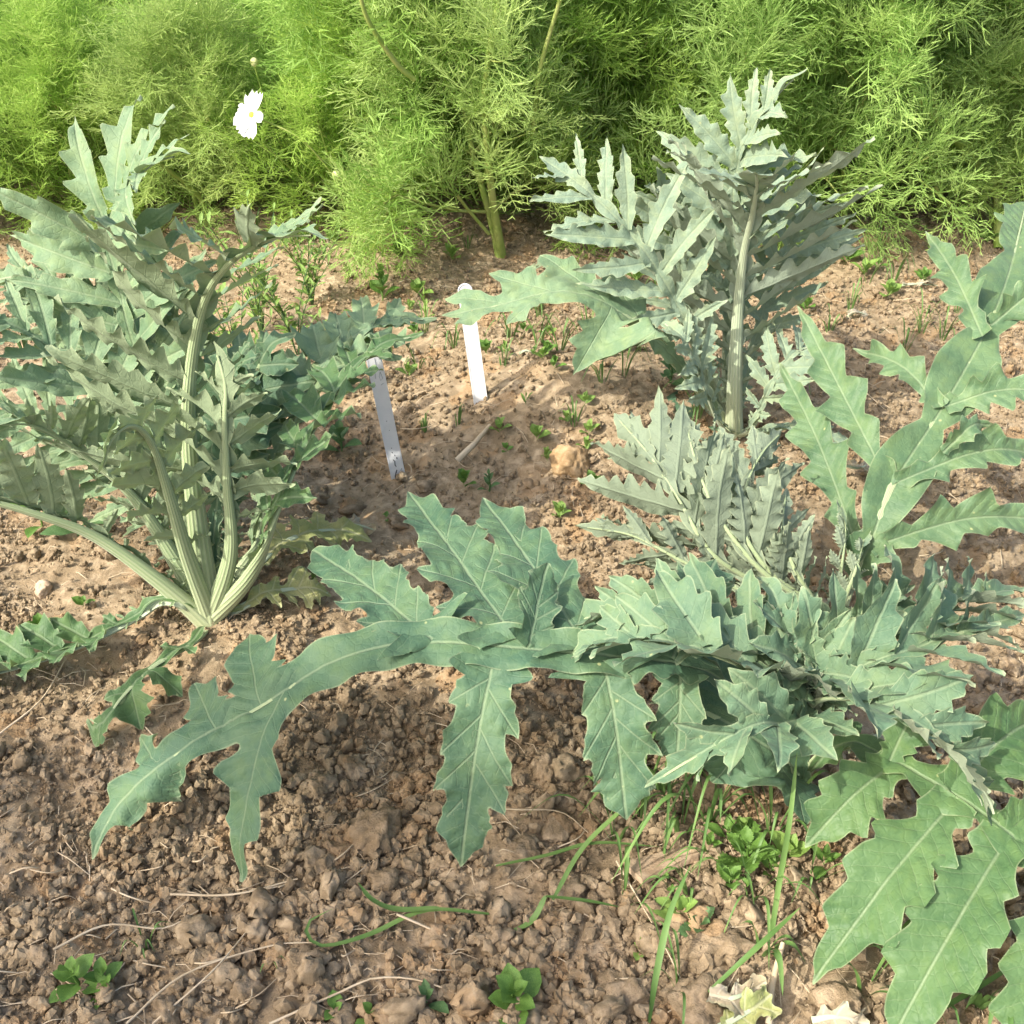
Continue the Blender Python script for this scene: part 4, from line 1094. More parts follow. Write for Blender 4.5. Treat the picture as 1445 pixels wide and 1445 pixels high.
for (dx, dy, yy, sd, W_) in [(-30, 380, .30, 91, .11), (60, 330, .34, 92, .11), (110, 300, .30, 93, .09)]:
    make_leaf(Lp, [bL, PY(270, 780, YL + yy * .4), PY(225, 640, YL + yy * .8), PY(170, 500, YL + yy), PY(.5 * (170 + dx), .5 * (500 + dy) - 20, YL + yy), PY(dx, dy, YL + yy)],
          [(0, (0, -.8, .4)), (1, (.2, -.7, .7))], W=W_, n=10, x0=.42, ang=(70, 40), lw=.15, fold=20, kap=25, tau=16, teeth=4, ta=.5, r0=.011, seed=sd, wing=.09, rw=1.15, term=.13, tw=.018, **lk_)
for (pts, W_, sd) in [([PZ(1000, 625, .04), PZ(960, 640, .06), PZ(915, 650, .05)], .05, 94), ([PZ(1015, 590, .10), PZ(985, 520, .2), PZ(965, 480, .25), PZ(930, 450, .27)], .08, 95), ([PZ(1060, 600, .08), PZ(1090, 540, .16), PZ(1120, 500, .2), PZ(1165, 480, .2)], .08, 96)]:
    make_leaf(Bp, [bB] + pts, [(0, (0, -.3, 1)), (1, (0, -.5, 1))], W=W_, n=6, x0=.3, ang=(64, 40), lw=.175, fold=18, kap=20, teeth=4, ta=.5, r0=.007, seed=sd, wing=.1, rw=1.1, **bk)

# ------------------------------------------------------------------ white flower and buds on the bushes
def at_world(o, bush):
    o.matrix_parent_inverse = bush.matrix_basis.inverted()
    return o
def frame_from(n, up=(0, 0, 1)):
    z = nrm(n); x = nrm(np.cross(up, z)); y = np.cross(z, x); return x, y, z
def to_world(V, o, x, y, z): return o + V[:, :1] * x + V[:, 1:2] * y + V[:, 2:] * z

def flower(bush, p, normal, R):
    x, y, z = frame_from(normal)
    disc = MB()
    V, F = ico(2); disc.add(to_world(V * np.array([.16, .16, .08]) * R, p, x, y, z), F)
    root = at_world(link('flower', disc.mesh('flower'), bush, M_disc), bush)
    for k, (a, l, w) in enumerate([(78, 1.05, .36), (100, .9, .30), (165, .78, .34), (222, 1.0, .46), (265, 1.05, .46), (350, .55, .28)]):
        a = rad(a); nu, nv = 9, 7
        u = np.linspace(0, 1, nu)[:, None]; v = np.linspace(-1, 1, nv)[None]
        wid = w * np.interp(u, [0, .3, .7, 1], [.25, .8, 1, .75])
        ll = l * (1 - .08 * (u ** 3) * (np.cos(v * 9 + k) + 1))
        px_ = .08 + u * ll; py_ = v * wid; pz_ = .05 * np.sin(u * 3) + .12 * (v ** 2) * u - .10 * u * u + .02 * np.sin(v * 8 + k)
        V = np.stack([px_ * math.cos(a) - py_ * math.sin(a) + 0 * v, px_ * math.sin(a) + py_ * math.cos(a), pz_ + .004 * k + 0 * px_], -1).reshape(-1, 3) * R
        i = np.arange(nu * nv).reshape(nu, nv)
        F = np.stack([i[:-1, :-1], i[:-1, 1:], i[1:, 1:], i[1:, :-1]], -1).reshape(-1, 4)
        link('petal', mesh_np('petal', to_world(V, p, x, y, z), F), root, M_petal)
    P, _ = catmull([p - z * .004, p - z * .03 + np.array([.02, 0, -.01]), p + np.array([.10, .02, -.06]), p + np.array([.16, .06, -.16])], 14)
    V, F = tube(P, .0022)
    link('stalk', mesh_np('stalk', V, F), root, M_cstem)
flower(CP[3], PY(355, 162, G(285, 318)[1] - .26), (-.25, -.85, .42), .044)
CP[3]['label'] = 'feathery green bush bearing the single open white flower'
def bud(bush, px, py, Y, r=.008):
    p = PY(px, py, Y)
    V, F = ico(2)
    V = V * np.array([1, 1, 1.15]) * r
    o = at_world(link('bud', mesh_np('bud', V + p, F), bush, M_bud), bush)
    P, _ = catmull([p - np.array([0, 0, r]), p + np.array([.01, .01, -.08]), p + np.array([.04, .04, -.24])], 10)
    V, F = tube(P, .002); link('stalk', mesh_np('stalk', V, F), o, M_cstem)
yf = G(285, 318)[1]
for (b, px, py, Y, r) in [(3, 359, 88, yf - .1, .009), (3, 440, 135, yf - .15, .006), (4, 475, 247, yf - .22, .010), (3, 228, 43, yf + .1, .011), (2, 282, 6, yf + .2, .009), (2, 55, 12, yf + .2, .009), (4, 440, 30, yf, .007)]:
    bud(CP[b], px, py, Y, r)
# bare pale stems that show in front of the foliage
def extra_stem(bush, pts, r0, r1):
    P, _ = catmull(pts, 24)
    V, F = tube(P, np.linspace(r0, r1, 24), 8)
    at_world(link('stem', mesh_np('stem', V, F), bush, M_cstem), bush)
y7 = G(706, 362)[1] - .03
extra_stem(CP[0], [G(709, 362), PY(695, 280, y7 - .01), PY(685, 170, y7 - .06), PY(688, 90, y7 - .10), PY(708, -20, y7 - .12)], .0105, .005)
extra_stem(CP[0], [PY(690, 330, y7 - .02), PY(660, 295, y7 - .06), PY(645, 275, y7 - .1)], .004, .003)
extra_stem(CP[6], [PY(752, 190, y7 - .02), PY(762, 100, y7 - .08), PY(790, 0, y7 - .1)], .0055, .004)
extra_stem(CP[5], [PY(585, 112, y7 - .1), PY(560, 90, y7 - .12), PY(520, 30, y7 - .16), PY(505, -20, y7 - .18)], .0055, .004)
extra_stem(CP[5], [PY(642, 150, y7), PY(610, 60, y7 - .04), PY(590, -10, y7 - .06)], .0045, .003)
yr = G(1405, 330)[1]
extra_stem(CP[10], [G(1408, 352), PY(1405, 270, yr), PY(1360, 210, yr - .04), PY(1300, 140, yr - .1), PY(1270, 70, yr - .14), PY(1255, -20, yr - .16)], .0105, .006)
extra_stem(CP[10], [G(1400, 330), PY(1370, 320, yr - .03), PY(1330, 280, yr - .08), PY(1320, 262, yr - .1)], .006, .004)
extra_stem(CP[10], [PY(1340, 240, yr + .02), PY(1310, 100, yr), PY(1290, -10, yr)], .007, .005)
extra_stem(CP[3], [PY(292, 320, yf), PY(280, 275, yf - .04), PY(220, 225, yf - .1), PY(200, 190, yf - .16)], .007, .005)
extra_stem(CP[3], [PY(330, 230, yf - .08), PY(290, 160, yf - .14), PY(275, 150, yf - .16)], .005, .003)
extra_stem(CP[7], [PY(980, 130, yf), PY(992, 40, yf - .05), PY(1000, -10, yf - .06)], .005, .003)

# ------------------------------------------------------------------ plant labels
M_plas = simple_mat('label_plastic', (.80, .82, .82), (.86, .87, .87), 40, .45, .08, .05)
M_ink = simple_mat('label_ink', (.06, .06, .065), (.10, .10, .11), 40, .7, 0, 0)
M_faint = simple_mat('label_faint_ink', (.40, .43, .45), (.46, .49, .50), 40, .7, 0, 0)
def box(c, ax, ay, az):
    V = np.array([[i, j, k] for i in (-1, 1) for j in (-1, 1) for k in (-1, 1)], float)
    V = c + V[:, :1] * ax + V[:, 1:2] * ay + V[:, 2:] * az
    F = np.array([(0, 1, 3, 2), (4, 6, 7, 5), (0, 4, 5, 1), (2, 3, 7, 6), (0, 2, 6, 4), (1, 5, 7, 3)])
    return V, F
def plant_label(pb, pt, width, label, marks):
    e = empty('plant_label', pb)
    up = nrm(pt - pb); L = np.linalg.norm(pt - pb)
    toc = nrm(CAMP - (pb + pt) / 2); x = nrm(np.cross(up, toc)); x = nrm(x + .10 * toc); z = np.cross(x, up)
    h = width / 2
    out = [(-h, -.06), (h, -.06)]
    for k in range(13):
        a = math.pi * k / 12; out.append((h * math.cos(a), L - h + h * math.sin(a)))
    out = np.array(out); n = len(out)
    def ext(poly, z0, z1, inset=1.0):
        n = len(poly)
        V = np.concatenate([np.c_[poly, np.full(n, z0)], np.c_[poly, np.full(n, z1)]])
        Vw = V[:, :1] * x + V[:, 1:2] * up + V[:, 2:] * z
        return Vw, n
    Vw, n = ext(out, -.0008, .0008)
    import bmesh
    bm = bmesh.new(); vs = [bm.verts.new(v) for v in Vw]
    bm.faces.new(vs[:n][::-1]); bm.faces.new(vs[n:])
    for k in range(n): bm.faces.new((vs[k], vs[(k + 1) % n], vs[n + (k + 1) % n], vs[n + k]))
    me = bpy.data.meshes.new('plate'); bm.to_mesh(me); bm.free()
    link('plate', me, e, M_plas)
    # raised rim running round the edge
    rim = []
    for s in (1, -1):
        V, F = box(x * s * (h - .0011) + up * (L - h - .06) / 2 + z * .0007, x * .0011, up * (L - h + .06) / 2, z * .0009)
        link('rim', mesh_np('rim', V, F, None, False), e, M_plas)
    arc = np.array([[(h - .0011) * math.cos(a), L - h + (h - .0011) * math.sin(a), .0022] for a in np.linspace(0, math.pi, 14)])
    V, F = tube(arc[:, :1] * x + arc[:, 1:2] * up + arc[:, 2:] * z * .4, .0011)
    link('rim', mesh_np('rim', V, F), e, M_plas)
    for (m, pts, r) in marks:
        pts = np.array(pts, float)
        P = pts[:, :1] * x * h + pts[:, 1:2] * up * L + z * .0010
        V, F = tube(P, r, 5)
        link('mark', mesh_np('mark', V, F), e, m)
    return tag(e, label, 'plant label')
yl = G(563, 674)
mk = [(M_faint, [(-.55, .955), (-.15, .93), (.2, .945)], .0007), (M_faint, [(.1, .90), (.12, .82)], .0006), (M_faint, [(.45, .80), (.2, .77), (.3, .74), (.6, .755), (.45, .80)], .0005), (M_faint, [(.2, .71), (.6, .72)], .0005), (M_faint, [(-.2, .80), (-.3, .76)], .0006),
      (M_ink, [(-.05, .455), (.0, .452)], .0009), (M_ink, [(.05, .385), (.1, .383)], .0007), (M_ink, [(-.15, .255), (-.1, .25)], .0008), (M_ink, [(-.2, .225), (-.1, .215)], .0007), (M_ink, [(.1, .20), (.12, .19)], .0007), (M_ink, [(-.25, .165), (-.05, .15), (-.12, .12), (0, .11)], .0007),
      (M_ink, [(.3, .18), (.32, .165)], .0007), (M_ink, [(.0, .085), (-.4, .04), (-.5, .0)], .0008), (M_faint, [(.7, .09), (.3, .06), (.2, .02)], .0007), (M_faint, [(.8, .05), (.4, .02)], .0006)]
plant_label(yl + np.array([0, 0, -.005]), PY(523, 484, yl[1] + .0), .0245, 'white plastic plant label with ink smudges, under the leaves of the bushy cardoon', mk)
y2 = G(679, 568)
plant_label(y2 + np.array([0, 0, -.005]), PY(655, 400, y2[1] + .02), .0250, 'clean white plastic plant label with a leaf tip across its top', [(M_faint, [(-.3, .70), (.4, .715)], .0005)])

# ------------------------------------------------------------------ weeds, grass, straw
M_weed = simple_mat('weed_leaf', (.09, .19, .035), (.15, .27, .055), 30, .5, .22, .2)
M_weed2 = simple_mat('weed_leaf_dark', (.07, .15, .05), (.12, .21, .08), 30, .5, .2, .2)
M_weed3 = simple_mat('weed_leaf_light', (.17, .29, .06), (.24, .36, .09), 30, .5, .25, .2)
M_grass = simple_mat('grass_blade', (.09, .18, .045), (.17, .28, .08), 14, .5, .22, .1)
M_straw = simple_mat('dry_straw', (.42, .33, .21), (.56, .47, .33), 30, .8, 0, .2)
M_wood = simple_mat('dry_wood', (.30, .21, .13), (.44, .33, .22), 60, .85, 0, .5)
def weed_leaf_mesh(seed, asp=.36, serr=0.0):
    rng = np.random.RandomState(seed)
    nu, nv = (22 if serr else 10), 7
    u = np.linspace(0, 1, nu)[:, None]; v = np.linspace(-1, 1, nv)[None]
    w = asp * np.interp(u, [0, .15, .22, .5, .8, 1], [.06, .08, .4, 1, .7, .02])
    if serr: w = w * (1 + serr * (np.arange(nu)[:, None] % 2 - .5) * (u > .2))
    X = u + 0 * v; Y = w * v; Z = .22 * u - .35 * u ** 2 * .8 + .35 * np.abs(Y) + .012 * np.sin(u * 14 + v * 3 + seed)
    V = np.stack([X, Y, Z], -1).reshape(-1, 3)
    i = np.arange(nu * nv).reshape(nu, nv)
    F = np.stack([i[:-1, :-1], i[1:, :-1], i[1:, 1:], i[:-1, 1:]], -1).reshape(-1, 4)
    return mesh_np('leaf', V, F[:, ::-1])
WL = {}
def wleaf(kind, mat):
    key = (kind, mat.name)
    if key not in WL:
        ms = []
        for k in range(3):
            me = weed_leaf_mesh(k + 1, {'oval': .36, 'narrow': .11, 'oblong': .24, 'serr': .30}[kind], .28 if kind == 'serr' else 0); me.materials.append(mat); ms.append(me)
        WL[key] = ms
    return WL[key]
rngW = np.random.RandomState(5)
def weed(px, py, n, ln, kind, mat, label, lift=.35, h=.0, group=None, pos=None):
    p = G(px, py) if pos is None else pos
    e = empty('weed', p)
    az = rngW.uniform(0, 6.28)
    for k in range(n):
        az += 2.4
        t = k / max(1, n - 1)
        o = link('leaf', wleaf(kind, mat)[rngW.randint(3)], e)
        s = ln * rngW.uniform(.75, 1.15) * (1 - .45 * t)
        o.scale = (s, s, s); o.location = (0, 0, .003 + h * t)
        o.rotation_euler = (rngW.uniform(-.25, .25), -(lift + .75 * t + rngW.uniform(-.15, .15)), az)
    if h > .02:
        V, F = tube(np.array([[0, 0, -.005], [.002, .001, h * .5], [0, 0, h]]), .0016); link('stem', mesh_np('stem', V, F), e, mat)
    tag(e, label, 'weed', group)
    return e
weed(112, 1400, 9, .036, 'oval', M_weed, 'broad-leaved weed seedling clump on bare shaded soil beside straw', .3, .03)
weed(150, 1395, 6, .028, 'oval', M_weed, 'smaller oval-leaved weed touching the broad-leaved weed clump', .35, .02)
weed(725, 1425, 9, .040, 'oval', M_weed, 'oval-leaved weed on the soil beyond the tip of the long leaf', .35, .025)
weed(603, 1420, 5, .030, 'oblong', M_weed2, 'slender dark green seedling between soil clods', .5, .01)
weed(475, 1435, 5, .022, 'oval', M_weed, 'tiny pair-leaved weed seedling beside a pale straw', .4, .01)
weed(525, 1440, 4, .022, 'oval', M_weed, 'tiny four-leaved weed seedling among clods', .4, .01)
weed(1050, 1222, 10, .048, 'serr', M_weed, 'bright serrated weed under the drooping tips of the rosette', .3, .03)
weed(1025, 1190, 6, .036, 'oblong', M_weed, 'oblong-leaved weed crowding the serrated weed under the rosette', .4, .02)
weed(1165, 1185, 5, .038, 'oblong', M_weed3, 'light green oblong weed beside the rosette stalk', .4, .02)
weed(985, 1315, 7, .032, 'serr', M_weed2, 'dark toothed thistle seedling on a large clod', .35, .01)
weed(905, 1345, 9, .016, 'oval', M_weed3, 'pale crinkled little weed with a tuft of roots', .5, .015)
weed(938, 1250, 4, .016, 'oval', M_weed, 'tiny seedling beside a flat wood chip', .4, .01)
weed(318, 1098, 4, .016, 'oval', M_weed, 'tiny seedling in the sunlit patch below the long leaf', .4, .01)
weed(655, 690, 7, .034, 'serr', M_weed, 'upright toothed weed near the foot of the smudged label', .7, .02)
weed(690, 695, 8, .024, 'oblong', M_weed2, 'spindly grey-green weed beside the upright toothed weed', .6, .03)
weed(836, 690, 6, .028, 'oval', M_weed, 'oval-leaved weed at the foot of the ochre stone', .5, .015)
weed(790, 735, 8, .028, 'serr', M_weed3, 'pale fringed weed behind the long blue-green leaf', .5, .02)
weed(715, 640, 5, .018, 'oval', M_weed, 'tiny seedling on the sunlit mound by the dry stick', .5, .01)
weed(545, 735, 4, .014, 'oval', M_weed, 'tiny seedling beside the withered leaf', .5, .01)
weed(110, 755, 8, .070, 'oblong', M_weed2, 'oblong-leaved weed hanging under the arching stalk of the bushy cardoon', .35, .06)
weed(60, 745, 6, .065, 'oblong', M_weed, 'second oblong-leaved weed under the arching cardoon stalk', .35, .05)
weed(120, 860, 5, .022, 'oval', M_weed, 'tiny reddish-stalked seedling above the bent cardoon leaf', .5, .01)
weed(60, 900, 7, .030, 'oval', M_weed, 'small round-leaved weed growing through the bent cardoon leaf', .6, .02)
weed(482, 640, 8, .045, 'oval', M_weed2, 'dark broad weed in the shade of the bushy cardoon', .45, .04)
weed(450, 600, 9, .045, 'oblong', M_weed2, 'dark oblong weed close behind the right leaning cardoon leaves', .5, .08)
weed(540, 425, 8, .045, 'oval', M_weed, 'broad-leaved weed behind the smudged label', .6, .06)
weed(600, 455, 8, .045, 'narrow', M_weed3, 'pale narrow-leaved weed between the two labels', .7, .06)
weed(860, 500, 7, .045, 'oval', M_weed, 'broad weed at the left foot of the silver cardoon', .4, .03)
weed(945, 545, 8, .040, 'oval', M_weed2, 'dark weed between the stalks of the silver cardoon', .4, .04)
for (px, py) in [(1215, 390), (1240, 380), (1195, 372), (1300, 400), (1255, 420), (1310, 370), (1390, 345), (560, 365), (430, 345), (640, 370), (820, 330), (900, 400), (960, 350), (470, 345), (750, 440), (1140, 440), (1380, 430), (590, 420), (500, 360)]:
    weed(px + rngW.uniform(-4, 4), py, 7, rngW.uniform(.03, .055), ['serr', 'oval', 'oblong'][rngW.randint(3)], [M_weed, M_weed3][rngW.randint(2)], 'low light green weed on the sunny soil in front of the feathery bushes', .5, .015, 'low weeds before the feathery bushes')
for k in range(20):
    px, py = (rngW.uniform(560, 900), rngW.uniform(420, 540)) if k < 12 else (rngW.uniform(600, 860), rngW.uniform(560, 740))
    weed(px, py, 6, rngW.uniform(.016, .032), ['serr', 'oval', 'narrow'][rngW.randint(3)], [M_weed, M_weed3][rngW.randint(2)], 'small green seedling on the sunny mound around the labels', .6, .015, 'seedlings around the plant labels')
# narrow-leaved bushy weeds behind the left cardoon
def bushy_weed(px, py, h, label):
    p = G(px, py); e = empty('bushy_weed', p)
    st = MB(); ms = wleaf('narrow', M_weed3 if px > 340 else M_weed2)
    for b in range(8):
        a = rngW.uniform(0, 6.28); tip = np.array([math.cos(a) * h * .35, math.sin(a) * h * .35, h * rngW.uniform(.7, 1.0)])
        P, _ = catmull([np.array([0, 0, -.01]), tip * np.array([.3, .3, .5]), tip], 12)
        st.add(*tube(P, np.linspace(.0013, .0007, 12), 5))
        az = 0
        for k in range(2, 12):
            for q in range(2):
                az += 2.4
                o = link('leaf', ms[rngW.randint(3)], e); s = rngW.uniform(.02, .034)
                o.location = P[k]; o.scale = (s, s * 1.2, s); o.rotation_euler = (rngW.uniform(-.4, .4), -rngW.uniform(.3, .9), az)
    link('stem', st.mesh('stem'), e, M_weed2)
    return tag(e, label, 'weed')
bushy_weed(420, 500, .24, 'tall narrow-leaved weed between the bushy cardoon and the smudged label')
bushy_weed(370, 470, .26, 'tall narrow-leaved weed directly behind the bushy cardoon')
bushy_weed(440, 430, .20, 'narrow-leaved weed on open soil behind the leaf tips of the bushy cardoon')
bushy_weed(345, 560, .22, 'dark narrow-leaved weed hidden among the bushy cardoon stalks')
bushy_weed(475, 560, .17, 'short narrow-leaved weed in the shade by the smudged label')

def blade_mesh(seed, pts, w):
    P, L = catmull(pts, 20)
    T = nrm(np.gradient(P, axis=0))
    sd = nrm(np.cross(T, np.array([.2 * math.sin(seed), .25, 1.0]) + .0 * T))
    up = np.cross(sd, T)
    t = np.linspace(0, 1, 20)
    ww = w * np.interp(t, [0, .1, .5, .85, 1], [.5, .8, 1, .6, .03])
    V = np.stack([P - sd * ww[:, None] + up * ww[:, None] * .3, P, P + sd * ww[:, None] + up * ww[:, None] * .3], 1).reshape(-1, 3)
    i = np.arange(60).reshape(20, 3)
    F = np.concatenate([np.stack([i[:-1, k], i[:-1, k + 1], i[1:, k + 1], i[1:, k]], -1) for k in (0, 1)])
    return mesh_np('blade', V, F)
def grass(px, py, n, ln, w, label, spread=.7, mat=None, group=None):
    p = G(px, py); e = empty('grass_tuft', p)
    for k in range(n):
        a = rngW.uniform(0, 6.28); l = ln * rngW.uniform(.6, 1.15); r = spread * rngW.uniform(.4, 1.1)
        d = np.array([math.cos(a), math.sin(a)])
        q = np.array([.004 * d[0], .004 * d[1], -.003])
        pts = [q, q + np.array([*(d * l * .2 * r), l * .45]), q + np.array([*(d * l * .55 * r), l * .75]), q + np.array([*(d * l * r), l * (.80 - .55 * r)])]
        link('blade', blade_mesh(k, pts, w * rngW.uniform(.7, 1.2)), e, mat or M_grass)
    return tag(e, label, 'grass', group)
def long_blade(pts, w, label):
    e = link('long_grass', blade_mesh(2, pts, w), None, M_grass); return tag(e, label, 'grass')
grass(598, 610, 7, .055, .0016, 'thin upright grass tuft on the mound between the labels', .35)
grass(645, 600, 5, .055, .0018, 'sparse grass tuft beside the dry stick', .35)
grass(935, 1120, 9, .12, .0022, 'spreading grass tuft in the shade under the rosette', 1.0)
grass(1000, 1160, 9, .13, .0024, 'lush grass tuft beside the serrated weed', 1.0)
grass(975, 1265, 6, .08, .0020, 'thin grass tuft between clods below the serrated weed', .8)
grass(880, 1280, 6, .09, .0020, 'thin grass tuft at the edge of the shade', .9)
grass(1075, 1345, 6, .06, .0035, 'short broad-bladed grass by the dead stalk', .9)
grass(1380, 1420, 6, .10, .0030, 'grass tuft under the broad bright leaflets', .9)
grass(385, 1360, 5, .035, .0009, 'wispy grass seedling beside dry straw', .6)
grass(205, 1340, 6, .05, .0012, 'wispy grass tuft beside the broad-leaved weed clump', .8)
for (px, py, n_, l_, w_) in [(960, 1180, 8, .10, .0018), (1030, 1240, 7, .09, .0016), (905, 1150, 7, .12, .0020), (1090, 1180, 8, .11, .0020), (1060, 1270, 6, .08, .0016), (1010, 1115, 8, .12, .0022), (930, 1225, 5, .07, .0014), (1140, 1250, 5, .08, .0018), (870, 1190, 5, .10, .0018), (1220, 1400, 6, .09, .0020), (1300, 1440, 6, .10, .0022), (960, 1400, 5, .07, .0016)]:
    grass(px, py, n_, l_, w_, 'loose green grass tuft in the tangle under the rosette', 1.0, None, 'grass tufts under the rosette')
for (px, py, k_) in [(1000, 1205, 'serr'), (1085, 1235, 'oblong'), (1030, 1255, 'serr'), (1110, 1215, 'oval'), (960, 1300, 'oval'), (1160, 1225, 'oblong'), (1045, 1180, 'oval')]:
    weed(px, py, 6, rngW.uniform(.022, .036), k_, M_weed3 if k_ == 'oval' else M_weed, 'small weed crowded among the grass under the rosette', .5, .015, 'weeds under the rosette')
grass(935, 1050, 5, .09, .0022, 'few grass blades behind the drooping leaflet of the long leaf', .9)
grass(440, 830, 5, .06, .0012, 'thin grass blades beside the withered leaf', .3)
grass(35, 500, 12, .10, .0022, 'blue-green chive-like tuft left of the bushy cardoon', .45, M_weed2)
for (px, py, n, l) in [(1260, 400, 6, .10), (1300, 470, 8, .10), (1330, 480, 8, .09), (1275, 500, 7, .10), (1225, 400, 5, .08), (1170, 470, 6, .07), (1080, 500, 6, .07), (760, 490, 8, .10), (830, 480, 8, .12), (905, 500, 6, .10), (660, 350, 5, .07), (560, 345, 6, .07), (480, 340, 6, .07), (290, 340, 8, .09), (360, 330, 6, .08), (710, 520, 5, .06), (880, 530, 6, .09), (590, 520, 6, .06), (1120, 560, 5, .07), (1350, 440, 5, .08), (985, 590, 8, .10), (720, 480, 9, .09), (790, 500, 9, .10), (850, 540, 9, .09), (870, 470, 9, .11), (600, 470, 8, .08), (640, 490, 7, .07), (760, 450, 8, .09), (550, 500, 8, .07), (810, 600, 7, .06), (1200, 440, 8, .08), (1380, 480, 8, .08), (930, 420, 8, .08), (600, 340, 8, .08), (420, 350, 8, .09), (1240, 350, 8, .08)]:
    grass(px, py, n, l, .0016, 'thin wispy grass tuft on the sunny soil', .9, None, 'wispy grass tufts on the sunny soil')
g0 = lambda px, py, h: PZ(px, py, h + float(G(px, py)[2]))
long_blade([g0(1085, 1340, .0), g0(1100, 1240, .06), g0(1115, 1150, .12), g0(1125, 1060, .16)], .0034, 'broad upright grass blade rising past the rosette stalks')
long_blade([g0(690, 1290, .02), g0(600, 1285, .02), g0(520, 1320, .015), g0(450, 1335, .015), g0(432, 1305, .02), g0(470, 1282, .02)], .0032, 'long grass blade curled back on itself over clods')
long_blade([g0(620, 1282, .02), g0(560, 1284, .02), g0(525, 1270, .03), g0(505, 1245, .035)], .0042, 'short broad grass blade with a raised tip, over clods')
long_blade([g0(780, 1270, .02), g0(820, 1200, .04), g0(870, 1150, .05), g0(930, 1100, .06)], .003, 'grass blade slanting up towards the rosette')
long_blade([g0(700, 1222, .015), g0(770, 1208, .03), g0(840, 1190, .035), g0(930, 1195, .02)], .003, 'grass blade lying across clods beside the leaflet tip')
long_blade([g0(770, 1265, .03), g0(750, 1300, .015), g0(715, 1318, .012)], .0036, 'short dark grass blade drooping over a clod')
long_blade([g0(770, 1265, .03), g0(830, 1272, .03), g0(875, 1280, .02)], .0028, 'pale grass blade lying flat near the edge of the shade')
long_blade([g0(915, 1445, .01), g0(925, 1380, .05), g0(945, 1290, .08), g0(975, 1220, .09)], .0034, 'tall dark grass blade standing among the clods')
long_blade([g0(1000, 1400, .02), g0(1060, 1345, .05), g0(1130, 1280, .06)], .003, 'grass blade bending over the dead stalk')
long_blade([g0(1300, 1440, .03), g0(1370, 1400, .03), g0(1450, 1350, .03)], .003, 'bright grass blade crossing soil beside the broad leaflet')

def straw(pts, r, label=None):
    P, _ = catmull(pts, 16)
    V, F = tube(P, np.linspace(r, r * .6, 16), 5)
    o = link('straw', mesh_np('straw', V, F), None, M_straw)
    return tag(o, label or 'thin dry straw lying on the soil', 'straw', None if label else 'dry straws on the soil')
straw([g0(178, 1445, .015), g0(260, 1375, .02), g0(380, 1335, .02), g0(440, 1330, .012)], .0013, 'long pale straw arching over shaded soil')
straw([g0(215, 1445, .012), g0(300, 1370, .02), g0(360, 1300, .012)], .0012, 'pale straw crossing the arching straw')
straw([g0(75, 1340, .02), g0(150, 1305, .03), g0(230, 1310, .02), g0(280, 1285, .015)], .0013, 'bent straw at the edge of the sunlit patch')
straw([g0(380, 1445, .01), g0(480, 1400, .015), g0(530, 1380, .015), g0(600, 1385, .015), g0(680, 1420, .01)], .0014, 'long straw lying across clods in the foreground')
straw([g0(240, 1262, .02), g0(330, 1262, .02), g0(420, 1240, .015)], .0015, 'thick straw beside the tip of a long leaflet')
straw([g0(0, 1035, .01), g0(60, 985, .015), g0(100, 915, .02)], .0014, 'brown straw leaning on the bent cardoon leaf')
straw([g0(1085, 1445, .01), g0(1090, 1390, .02), g0(1105, 1330, .03)], .0042, 'dead upright stalk at the foot of the broad grass blade')
straw([g0(640, 1130, .012), g0(720, 1142, .02), g0(790, 1145, .018), g0(830, 1175, .012)], .0010, 'fine straw arching over clods by the leaflet tip')
straw([g0(560, 1290, .02), g0(640, 1325, .012)], .0016, 'short pale straw under the curled grass blade')
straw([g0(870, 1215, .02), g0(930, 1320, .015), g0(960, 1380, .01)], .0011, 'dark thin twig crossing the sunlit clods')
straw([g0(645, 650, .008), g0(670, 625, .014), g0(692, 600, .008)], .006, 'weathered grey stick on the mound by the labels')
rngT = np.random.RandomState(12)
for k in range(70):
    r = rngT.rand()
    if r < .45: px, py = rngT.uniform(-20, 520), rngT.uniform(1180, 1445)
    elif r < .75: px, py = rngT.uniform(400, 1150), rngT.uniform(1000, 1445)
    else: px, py = rngT.uniform(420, 1400), rngT.uniform(400, 800)
    a = rngT.normal(.35, .5); l = rngT.uniform(20, 75) * (1 if py > 900 else .7)
    dx, dy = math.cos(a) * l, -math.sin(a) * l * .8
    straw([g0(px - dx / 2, py - dy / 2, .006), g0(px + rngT.normal() * 6, py + rngT.normal() * 5, .016), g0(px + dx / 2, py + dy / 2, .007)], rngT.uniform(.0006, .0012))
# fine litter
mb = MB()
for k in range(1500):
    Y = math.exp(rngT.uniform(math.log(.5), math.log(2.9))); hw = (Y * .819 + .574) * .5
    x = rngT.uniform(-hw, hw); a = rngT.uniform(0, 3.14); l = rngT.uniform(.008, .045)
    p = np.array([x, Y]); d = np.array([math.cos(a), math.sin(a)]) * l / 2
    pts = []
    for s, dz in ((-1, .004), (0, .009), (1, .004)):
        q = p + d * s + (rngT.normal(size=2) * .003 if s == 0 else 0); pts.append((q[0], q[1], float(H(q[0], q[1])) + dz))
    mb.add(*tube(np.array(pts), rngT.uniform(.0003, .0008), 4))
tag(link('straw_litter', mb.mesh('straw_litter'), None, M_straw), 'fine scattered dry straw litter on the soil', None, None, 'stuff')

